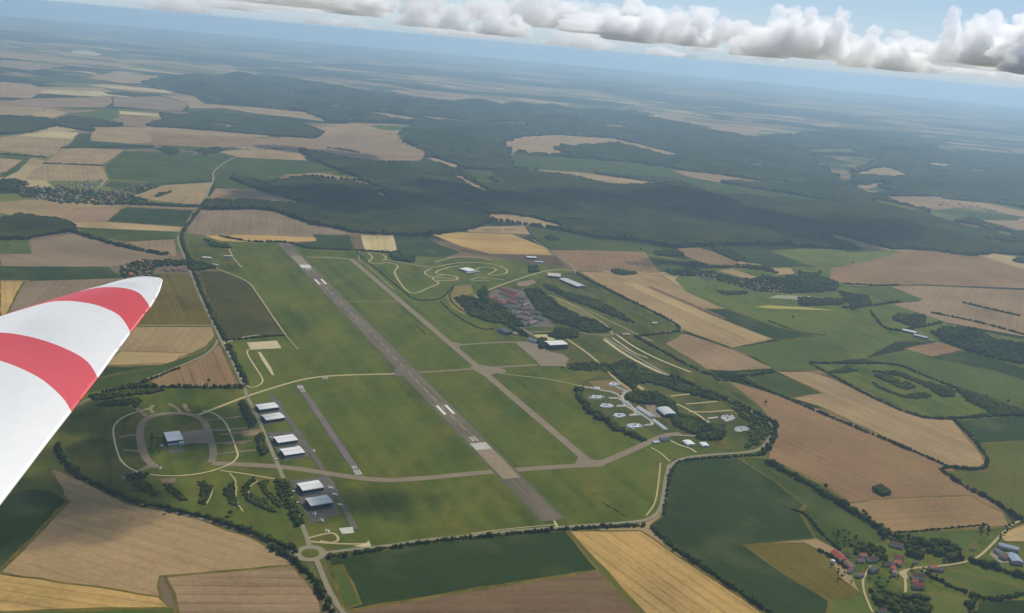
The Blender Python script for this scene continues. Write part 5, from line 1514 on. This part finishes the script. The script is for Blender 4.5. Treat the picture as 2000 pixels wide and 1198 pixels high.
for p in scatter(cv((700,600),(1100,640),(1300,760),(1130,830),(960,720),(740,700)), 14, 37, 10):
    tree(p, .7, 'garden tree between the village houses', 'garden trees')
for p in scatter(cv((240,640),(420,740),(480,820),(330,800)), 7, 38, 9):
    tree(p, .6, 'small tree on the rough pasture below the barns', 'rough pasture trees')
tree_line(cv((1840,330),(1900,280),(1780,440)), 16, .8, 'tree at the field corner on the farm lane', 'corner trees')
for x, y, s, lab in ((16, 484, 1.2, 'lone tree on the small green meadow'), (1250, 489, 1.3, 'lone round tree at the head of the pasture'), (1665, 516, 1.2, 'lone tree at the tip of the wide red field'),
                     (1548, 623, 1.1, 'lone tree on the stream meadow'), (1925, 777, 1.0, 'lone tree by the lower enclosure hedge'), (1968, 788, 1.0, 'second lone tree by the lower enclosure hedge'),
                     (408, 748, 1.1, 'bushy tree on the edge of the striped red field'), (1612, 956, 1.1, 'tall tree standing out of the slope hedge'), (590, 1012, .9, 'tree by the lowest hangar'),
                     (1048, 620, 1.5, 'dark conifer-like tree among the barracks'), (1098, 722, .9, 'small tree by the apron bay'), (450, 1008, 1.3, 'big tree in the perimeter belt'),
                     (326, 1003, .9, 'round tree outside the perimeter road'), (1495, 790, 1.0, 'tree by the outer perimeter bend')):
    tree(gp(x, y), s, lab, None)
for i in range(6):
    tree(gp(945 + i * 6, 451 + (i % 2) * .4), 1.0, 'tree in the dotted row across the tan slope', 'slope row trees')
for i in range(4):
    tree(gp(988 + i * 6, 450.5), 1.0, 'tree in the second dotted row on the slope', 'second slope row trees')
for i in range(6):
    tree(gp(210 + i * 12, 962 + i * 4.6), .8, 'roadside tree outside the western perimeter', 'outer roadside trees')

# ------------------------------------------------------------------ vehicles, light aircraft
M_CARW = simple_mat('white_car_paint', srgb(226, 226, 224), .35, .04, 1, .5)
M_TYRE = simple_mat('tyre', srgb(30, 30, 30), .9, .1, 1)
def van_meshes():
    prof = [(-3.2, .35), (3.0, .35), (3.2, .9), (2.9, 1.35), (2.1, 2.35), (-3.1, 2.45)]
    V = [(x, s * 1.1, z) for s in (-1, 1) for x, z in prof]
    n = len(prof)
    F = [tuple(range(n)), tuple(range(n, 2 * n))] + [(i, (i + 1) % n, n + (i + 1) % n, n + i) for i in range(n)]
    body = fix_normals(mesh_obj('body', V, F, M_CARW))
    gl = mesh_obj('windscreen', [(2.93, -.95, 1.4), (2.93, .95, 1.4), (2.2, .95, 2.28), (2.2, -.95, 2.28)], [(0, 1, 2, 3)], M_GLASS)
    gl.data.transform(Matrix.Translation((.03, 0, .03)))
    wh = []
    for x in (-2.1, 2.0):
        for s in (-1, 1):
            k = 8
            V = [(x + .36 * math.cos(i * math.tau / k), s * y, .36 + .36 * math.sin(i * math.tau / k)) for y in (.9, 1.14) for i in range(k)]
            o = fix_normals(mesh_obj('wheel', V, [tuple(range(k)), tuple(range(k, 2 * k))] + [(i, (i + 1) % k, k + (i + 1) % k, k + i) for i in range(k)], M_TYRE))
            wh.append(o.data)
            bpy.data.objects.remove(o)
    r = (body.data, gl.data, wh)
    bpy.data.objects.remove(body); bpy.data.objects.remove(gl)
    return r
VAN = van_meshes()
vr_ = random.Random(12)
n_van = [0]
def van(p, ang, label, group, z=1.03):
    n_van[0] += 1
    t = empty('parked_van', (p[0], p[1], z), ang)
    parts = [('body', VAN[0]), ('windscreen', VAN[1])] + ([('wheel', w_) for w_ in VAN[2]])
    for n_, m_ in parts:
        o = bpy.data.objects.new(n_, m_)
        C.objects.link(o)
        o.parent = t
    tag(t, label, 'van', group)
def pad(c, rx, ry):
    """ring-shaped dispersal pad, its outline sighted as an ellipse"""
    jj = [vr_.uniform(.78, 1.15) for _ in range(28)]
    P = gps([(c[0] + rx * jj[a] * math.cos(a * math.tau / 28), c[1] + ry * jj[a] * math.sin(a * math.tau / 28)) for a in range(28)])
    cx, cy_ = sum(p[0] for p in P) / 28, sum(p[1] for p in P) / 28
    V = [(x, y, .985) for x, y in P] + [(cx + (x - cx) * .2, cy_ + (y - cy_) * .2, .985) for x, y in P]
    struct(mesh_obj('dispersal_pad', V, [(a, (a + 1) % 28, 28 + (a + 1) % 28, 28 + a) for a in range(28)], MAT_CONCRETE2)).data.flip_normals()
    return P, (cx, cy_)
MAT_CONCRETE2 = simple_mat('pale_concrete', srgb(172, 166, 148), .9, .1, .05)
ring_labels = ['white van parked on the uppermost storage ring', 'white van parked on the ring beside the thorn hedge', 'white van parked on the second ring below the junction', 'white van parked on the ring facing the arched hangar', 'white van parked on the lowest storage ring', 'white van parked on the small ring near the outer path']
for k, (c, rx, ry, nv) in enumerate((((655,212), 78, 26, 26), ((430,382), 92, 24, 26), ((570,495), 92, 26, 28), ((725,622), 75, 28, 26), ((930,757), 105, 32, 32), ((435,268), 45, 18, 12))):
    P, m_ = pad(cc(c)[0], rx / 6.657, ry / 6.657)
    for j in range(nv):
        q = j / nv * 28
        a, b = P[int(q) % 28], P[(int(q) + 1) % 28]
        f_ = q - int(q)
        x, y = a[0] + (b[0] - a[0]) * f_, a[1] + (b[1] - a[1]) * f_
        d = vr_.uniform(.38, .98)
        x, y = m_[0] + (x - m_[0]) * d, m_[1] + (y - m_[1]) * d
        van((x, y), math.atan2(y - m_[1], x - m_[0]) + vr_.choice((0, 1.57, .4)) + vr_.gauss(0, .15), ring_labels[k], 'vans on storage ring %s' % 'abcdef'[k])
rows = [((200,235),(390,262),3), ((580,300),(720,345),4), ((745,370),(800,470),5), ((770,420),(960,560),8), ((820,430),(880,490),3), ((960,515),(1150,640),12), ((975,500),(1195,640),12), ((860,620),(1000,605),5), ((880,510),(1150,690),9),
        ((1050,750),(1160,735),5), ((1165,665),(1350,800),9), ((1180,690),(1330,805),8), ((700,495),(800,490),4), ((600,392),(720,395),4), ((680,240),(800,300),5), ((770,330),(840,295),3)]
for k, (a, b, n) in enumerate(rows):
    pa, pb = cc(a)[0], cc(b)[0]
    road('hard_standing', [pa, pb], 9, MAT_CONCRETE2, .93, 0)
    A_, B_ = Vector(gp(*pa)), Vector(gp(*pb))
    an = math.atan2((B_ - A_).y, (B_ - A_).x) + 1.2
    for j in range(n):
        p = A_.lerp(B_, (j + .5) / n)
        van((p.x, p.y), an + vr_.gauss(0, .05), 'white van in the rows along the storage lanes', 'vans along the storage lanes', 1.08)
for k, (c, rx, ry, n) in enumerate((((1420,825), 62, 24, 18), ((1530,912), 62, 22, 14))):
    P, m_ = pad(ck(c)[0], rx / 4.16, ry / 4.16)
    for j in range(n):
        a = P[int(j / n * 28)]
        x, y = m_[0] + (a[0] - m_[0]) * .85, m_[1] + (a[1] - m_[1]) * .85
        van((x, y), math.atan2(y - m_[1], x - m_[0]), ('white van on the eastern ring below the sand spurs', 'white van on the scrubby far eastern ring')[k], 'vans on eastern ring %s' % 'ab'[k])
for a, b in (((1260,825),(1340,815)), ((1250,845),(1320,910)), ((1315,870),(1400,905))):
    road('hard_standing', [ck(a)[0], ck(b)[0]], 8, MAT_CONCRETE2, .93, 0)

def plane(p, ang, label):
    t = empty('light_aircraft', (p[0], p[1], 1.0), ang)
    st = [(-3.6, .12, 1.0), (-2, .32, .95), (0, .58, .95), (1.4, .6, .95), (2.6, .45, .9), (3.1, .12, .9)]
    k = 8
    V = [(x, r * math.cos(i * math.tau / k), z + r * math.sin(i * math.tau / k)) for x, r, z in st for i in range(k)]
    F = [(j * k + i, j * k + (i + 1) % k, (j + 1) * k + (i + 1) % k, (j + 1) * k + i) for j in range(len(st) - 1) for i in range(k)] + [tuple(range(k)), tuple(range(5 * k, 6 * k))]
    fix_normals(mesh_obj('fuselage', V, F, M_CARW, t))
    def slab(name, pts, z0, z1):
        n = len(pts)
        V = [(x, y, z) for z in (z0, z1) for x, y in pts]
        fix_normals(mesh_obj(name, V, [tuple(range(n)), tuple(range(n, 2 * n))] + [(i, (i + 1) % n, n + (i + 1) % n, n + i) for i in range(n)], M_CARW, t))
    slab('wing', [(1.2, -.3), (.9, -5.2), (-.3, -5.2), (-.6, -.3), (-.6, .3), (-.3, 5.2), (.9, 5.2), (1.2, .3)], .75, .92)
    slab('tailplane', [(-2.9, -1.6), (-3.7, -1.6), (-3.7, 1.6), (-2.9, 1.6)], 1.05, 1.15)
    fix_normals(mesh_obj('fin', [(-2.7, -.05, 1.1), (-3.8, -.05, 1.1), (-3.9, -.05, 2.3), (-3.4, -.05, 2.3), (-2.7, .05, 1.1), (-3.8, .05, 1.1), (-3.9, .05, 2.3), (-3.4, .05, 2.3)], [(0, 1, 2, 3), (4, 5, 6, 7), (0, 1, 5, 4), (1, 2, 6, 5), (2, 3, 7, 6), (3, 0, 4, 7)], M_CARW, t))
    mesh_obj('cockpit_canopy', [(1.3, -.42, 1.35), (1.3, .42, 1.35), (.2, .42, 1.75), (.2, -.42, 1.75), (-.9, -.3, 1.4), (-.9, .3, 1.4)], [(0, 1, 2, 3), (3, 2, 5, 4)], M_GLASS, t)
    for x, y in ((.3, -1.2), (.3, 1.2), (2.2, 0)):
        k = 8
        V = [(x + .25 * math.cos(i * math.tau / k), y + d, .25 + .25 * math.sin(i * math.tau / k)) for d in (-.08, .08) for i in range(k)]
        fix_normals(mesh_obj('wheel', V, [tuple(range(k)), tuple(range(k, 2 * k))] + [(i, (i + 1) % k, k + (i + 1) % k, k + i) for i in range(k)], M_TYRE, t))
    return tag(t, label, 'aircraft', 'light aircraft on the grass')
for x, y, a, lab in ((613, 882, .4, 'white light aircraft alone on grass beyond the middle hangars'), (646, 954, 1.0, 'white light aircraft on grass east of the large hangar'), (654, 967, .9, 'white light aircraft parked second along the taxi lane'),
                     (664, 987, 1.2, 'white light aircraft on the grass beyond the grey-roofed hangar'), (615, 1005, .2, 'white light aircraft on the apron below the grey-roofed hangar'), (629, 1018, .6, 'white light aircraft on rough ground by the apron end'),
                     (640, 1039, .8, 'white aircraft displayed inside the loop drive'), (632, 741, .3, 'white light aircraft beside the western taxiway'), (638, 740, .5, 'white light aircraft next to another by the western taxiway'), (313, 916, .2, 'white aircraft parked at the end of the ring taxiway')):
    pl = plane(gp(x, y), a, lab)
    pl.scale = (1.25, 1.25, 1.25)
for x, y, lab in ((574, 962, 'white van beside the road to the large hangar'), (582, 984, 'white van on the apron by the grey-roofed hangar'), (529, 857, 'white van on the apron west of the middle hangars'), (541, 899, 'white van by the middle hangar corner'), (582, 874, 'white van at the taxi-lane end of the middle hangar'), (317, 873, 'white van by the lone hangar')):
    van(gp(x, y), .5, lab, 'vans on the hangar aprons', 1.05)

# ------------------------------------------------------------------ propeller blade passing in front of the lens
def blade():
    def cpt(px, py, d):
        a, b = (px - 1000.0) / FPX, (599.0 - py) / FPX
        return Vector((0, 0, CAM_H)) + (AF + cam_r * a + cam_u * b) * d
    # stations from tip to root: (paint, outline of the section as sighted from leading edge over the back to the trailing edge)
    S = [
     (0, [(318,547),(312,543),(300,541),(284,540),(266,541),(245,545),(218,552),(188,561),(150,572),(122,579)]),
     (0, [(316,553),(309,548),(297,545),(280,544),(262,545),(241,548),(213,555),(183,563),(147,573),(120,580)]),
     (0, [(308,575),(298,563),(284,555),(266,551),(246,551),(224,554),(200,558),(174,564),(142,574),(117,581)]),
     (1, [(293,600),(284,586),(272,573),(256,566),(236,562),(213,561),(192,562),(170,566),(142,573),(108,583)]),
     (1, [(275,624),(265,607),(250,592),(232,582),(210,575),(186,573),(160,574),(132,579),(100,587),(60,598)]),
     (0, [(255,650),(246,633),(232,616),(210,604),(184,595),(156,590),(128,588),(98,590),(56,601),(0,618)]),
     (0, [(223,694),(210,672),(192,655),(166,641),(136,630),(104,623),(70,620),(34,622),(-12,631),(-70,648)]),
     (1, [(191,738),(178,715),(160,698),(136,685),(108,673),(78,663),(44,655),(6,650),(-44,652),(-110,664)]),
     (1, [(165,771),(153,750),(136,733),(112,717),(84,703),(52,691),(18,681),(-22,675),(-74,675),(-142,686)]),
     (0, [(139,804),(127,783),(108,763),(84,743),(56,727),(24,713),(-10,702),(-50,694),(-102,692),(-170,702)]),
     (0, [(94,862),(80,838),(62,819),(38,800),(10,785),(-22,772),(-56,762),(-96,755),(-148,752),(-216,760)]),
     (0, [(48,922),(34,898),(16,879),(-8,860),(-36,845),(-68,832),(-102,822),(-142,815),(-194,812),(-262,820)]),
     (0, [(-4,988),(-18,966),(-36,948),(-60,930),(-88,915),(-120,902),(-154,892),(-194,885),(-246,882),(-314,890)]),
     (0, [(-64,1064),(-78,1042),(-96,1024),(-120,1006),(-148,991),(-180,978),(-214,968),(-254,961),(-306,958),(-374,966)]),
    ]
    # the upper surface is tilted up towards the light: higher points lie farther away
    n = 10
    rows_, paints = [], []
    m = len(S)
    SUB = 6
    for i in range(m - 1):
        for q in range(SUB):
            f = q / SUB
            p0, p1, p2, p3 = S[max(0, i - 1)][1], S[i][1], S[i + 1][1], S[min(m - 1, i + 2)][1]
            row = []
            for j in range(n):
                c_ = []
                for ax in (0, 1):
                    a, b, c0, d = p0[j][ax], p1[j][ax], p2[j][ax], p3[j][ax]
                    lin = b + (c0 - b) * f
                    cub = .5 * ((2 * b) + (-a + c0) * f + (2 * a - 5 * b + 4 * c0 - d) * f * f + (-a + 3 * b - 3 * c0 + d) * f ** 3)
                    c_.append(cub * .8 + lin * .2)
                row.append(tuple(c_))
            rows_.append(row)
            paints.append(S[i][0])
    rows_.append(S[-1][1])
    def refine(row, k=3):
        out = []
        for j in range(n - 1):
            for q in range(k):
                f = q / k
                a, b, c0, d = row[max(0, j - 1)], row[j], row[j + 1], row[min(n - 1, j + 2)]
                out.append(tuple(.5 * ((2 * b[x]) + (-a[x] + c0[x]) * f + (2 * a[x] - 5 * b[x] + 4 * c0[x] - d[x]) * f * f + (-a[x] + 3 * b[x] - 3 * c0[x] + d[x]) * f ** 3) for x in (0, 1)))
        out.append(row[-1])
        return out
    rows_ = [refine(r) for r in rows_]
    n = len(rows_[0])
    V, F, Fm = [], [], []
    R = len(rows_)
    for i, row in enumerate(rows_):
        for j, (x, y) in enumerate(row):
            k = j / (n - 1)
            d = 1.15 + (1000 - y) / 1900 * 4.2 + .10 * k - .02 * math.sin(math.pi * min(1, k * 1.4))
            V.append(cpt(x, y, d))
    for i, row in enumerate(rows_):                      # underside: the same stations, thinner towards the edges
        for j, (x, y) in enumerate(row):
            k = j / (n - 1)
            th = .030 * math.sin(math.pi * k) ** .6 * min(1, i / 10 + .05)
            V.append(V[i * n + j] + AF * th + Vector((0, 0, -th * .8)))
    B = R * n
    for i in range(R - 1):
        for j in range(n - 1):
            a = i * n + j
            F.append((a, a + n, a + n + 1, a + 1)); Fm.append(paints[i])
            F.append((B + a, B + a + 1, B + a + n + 1, B + a + n)); Fm.append(paints[i])
    me = bpy.data.meshes.new('propeller_blade')
    me.from_pydata([tuple(v) for v in V], [], F)
    def paint(name, col):
        mt, t, b = new_mat(name, .42, .4)
        tcn = N(t, 'NewGeometry')
        mp = N(t, 'Mapping')
        mp.inputs['Scale'].default_value = (30, 30, 160)
        t.links.new(tcn.outputs['Position'], mp.inputs[0])
        nz = noise(t, mp.outputs[0], 1.0, 4, .6)
        c_ = mix_col(t, ramp(t, nz, .4, .75, 0, .25), col, tuple(k * .82 for k in col))
        t.links.new(c_, b.inputs['Base Color'])
        return mt
    me.materials.append(paint('white_blade_paint', srgb(250, 246, 236)))
    me.materials.append(paint('red_blade_paint', srgb(232, 92, 92)))
    for f, k in zip(me.polygons, Fm):
        f.material_index = k
        f.use_smooth = True
    bm = bmesh.new(); bm.from_mesh(me)
    bmesh.ops.remove_doubles(bm, verts=bm.verts[:], dist=1e-5)
    bmesh.ops.recalc_face_normals(bm, faces=bm.faces[:])
    bm.to_mesh(me); bm.free()
    root = V[-1] - Vector((0, 0, 0))
    o = bpy.data.objects.new('propeller_blade', me)
    C.objects.link(o)
    tag(o, 'white propeller blade with two red bands close to the lens', 'propeller')
blade()
# ------------------------------------------------------------------ clouds
CL = [lump_proto(3, 40 + i, .42) for i in range(5)]

def cloud_material(name, dens):
    m = bpy.data.materials.new(name)
    m.use_nodes = True
    t = m.node_tree
    t.nodes.remove(t.nodes['Principled BSDF'])
    v = N(t, 'VolumePrincipled')
    v.inputs['Color'].default_value = (1, 1, 1, 1)
    v.inputs['Density'].default_value = dens
    v.inputs['Anisotropy'].default_value = 0.4
    t.links.new(v.outputs[0], t.nodes['Material Output'].inputs['Volume'])
    return m
MAT_CLOUD = cloud_material('cloud_vapour', .0036)
MAT_CLOUD3 = cloud_material('thin_cloud_vapour', .0016)
MAT_CLOUD2 = cloud_material('small_cloud_vapour', .012)

def cloud(x, y, base, length, depth, height, seed, label, rz=0.0, mat=None):
    r = random.Random(seed)
    items = []
    nl = 26
    towers = [(r.uniform(-.75, .75), r.uniform(-.5, .5), r.uniform(.35, 1)) for _ in range(5)]
    for i in range(nl):
        tx, ty, th = towers[i % 5]
        u = (i // 5) / (nl / 5)
        rr = (1 - .5 * u) * r.uniform(.75, 1.15)
        items.append((tx * length * .5 + r.gauss(0, .07) * length, ty * depth * .5 + r.gauss(0, .08) * depth, u * height * th + height * .06,
                      rr * length * .16, rr * depth * .2, rr * height * .24, r.randrange(5), r.uniform(0, 6.28)))
    for _ in range(70):                                  # cauliflower knobs on the domes
        q = r.choice(items[:nl])
        d = Vector((r.gauss(0, 1), r.gauss(0, 1), abs(r.gauss(0, 1)))).normalized()
        k = r.uniform(.22, .5)
        items.append((q[0] + d.x * q[3], q[1] + d.y * q[4], q[2] + d.z * q[5], q[3] * k, q[4] * k, q[5] * k * 1.2, r.randrange(5), r.uniform(0, 6.28)))
    V, F = merge_lumps(CL, items)
    V[:, 2] = np.where(V[:, 2] < 0, V[:, 2] * .12, V[:, 2])           # flat base
    o = np_obj('cloud', V, F, mat or MAT_CLOUD, smooth=True)
    rm = o.modifiers.new('merge', 'REMESH')
    rm.mode = 'VOXEL'
    rm.voxel_size = length / 120
    rm.use_smooth_shade = True
    o.location = (x, y, base)
    o.rotation_euler = (0, 0, rz)
    return tag(o, label, 'cloud', 'summer cumulus clouds')

def sky_at(px, py, dist):
    a, b = px - 1000.0, 599.0 - py
    xr, yr = (a * cr - b * sr) / FPX, (a * sr + b * cr) / FPX
    d = Vector((xr, cp + yr * sp, -sp + yr * cp))
    k = dist / math.hypot(d.x, d.y)
    return d.x * k, d.y * k, CAM_H + d.z * k
def hor(px): return 28 + .09 * px
cr_n = random.Random(21)
n_c = 0
LOOKS = ['towering white cumulus with grey base', 'broad white cumulus with several domes', 'ragged small cumulus', 'flat-based white cumulus', 'puffy cumulus with two towers']
def bank(px, up, dist, L, H, seed, where, mat=None):
    x, y, z = sky_at(px, hor(px) - up, dist)
    cloud(x, y, z, L, L * .7, H, seed, LOOKS[seed % 5] + ' ' + where, cr_n.uniform(0, 3.1), mat)
for i in range(21):                                     # the far bank over the horizon
    px = 440 + (i * 100 if i < 17 else (i - 17) * 190 + 1300) + cr_n.uniform(-45, 45)
    bank(px, 60 + cr_n.uniform(-14, 18) + max(0, (700 - px) * .04), 24000, cr_n.choice((1100, 1700, 2300, 2900, 3500)) * cr_n.uniform(.8, 1.2), cr_n.uniform(550, 1350) * (1.15 if px > 1250 else .85 if px > 650 else .5), 300 + i, 'in the bank over the horizon')
for i in range(14):                                     # thin remnants lower and farther
    px = 150 + i * 140 + cr_n.uniform(-60, 60)
    bank(px, 46 + cr_n.uniform(-10, 12), 42000, cr_n.uniform(2000, 4600), cr_n.uniform(350, 800), 500 + i, 'low in the far haze', MAT_CLOUD3)
for i in range(16):                                     # a paler bank behind, half lost in the haze
    px = 560 + i * 98 + cr_n.uniform(-40, 40)
    x, y, z = sky_at(px, hor(px) - 62 - cr_n.uniform(0, 16), 36000)
    cloud(x, y, z, cr_n.uniform(2600, 4200), 2400, cr_n.uniform(800, 1500), 700 + i, LOOKS[i % 5] + ' in the pale bank farthest away', cr_n.uniform(0, 3.1), MAT_CLOUD3)
# clouds overhead that dapple the land with shade
for i, (px, py, L) in enumerate(((185, 850, 560), (30, 985, 620), (640, 1005, 330), (60, 1065, 360), (720, 400, 1500), (1010, 390, 1300), (1500, 430, 1900), (1290, 520, 380), (620, 300, 900))):
    gx, gy = gp(px, py)
    hgt = 1750.0
    k = hgt / math.tan(SUN_EL)
    cloud(gx + math.cos(SUN_AZ) * k, gy + math.sin(SUN_AZ) * k, hgt - 100, L, L * .6, L * .3, 600 + i, 'white cumulus drifting overhead and shading the land below', 0.0, MAT_CLOUD2)

# ------------------------------------------------------------------ haze
def build_haze():
    m = bpy.data.materials.new('haze')
    m.use_nodes = True
    t = m.node_tree
    for n in list(t.nodes):
        if n.type != 'OUTPUT_MATERIAL':
            t.nodes.remove(n)
    v = N(t, 'VolumePrincipled')
    v.inputs['Color'].default_value = (0.58, 0.81, 1.0, 1)
    v.inputs['Density'].default_value = 4.7e-5
    v.inputs['Anisotropy'].default_value = 0.35
    t.links.new(v.outputs[0], t.nodes['Material Output'].inputs['Volume'])
    s, zb, zt = 54300.0, -1.0, CAM_H + 10
    Vv = [(x, y, z) for z in (zb, zt) for x, y in ((-s, -s), (s, -s), (s, s), (-s, s))]
    o = mesh_obj('haze', Vv, [(3, 2, 1, 0), (4, 5, 6, 7), (0, 1, 5, 4), (1, 2, 6, 5), (2, 3, 7, 6), (3, 0, 4, 7)], m)
    return stuff(o)
build_haze()
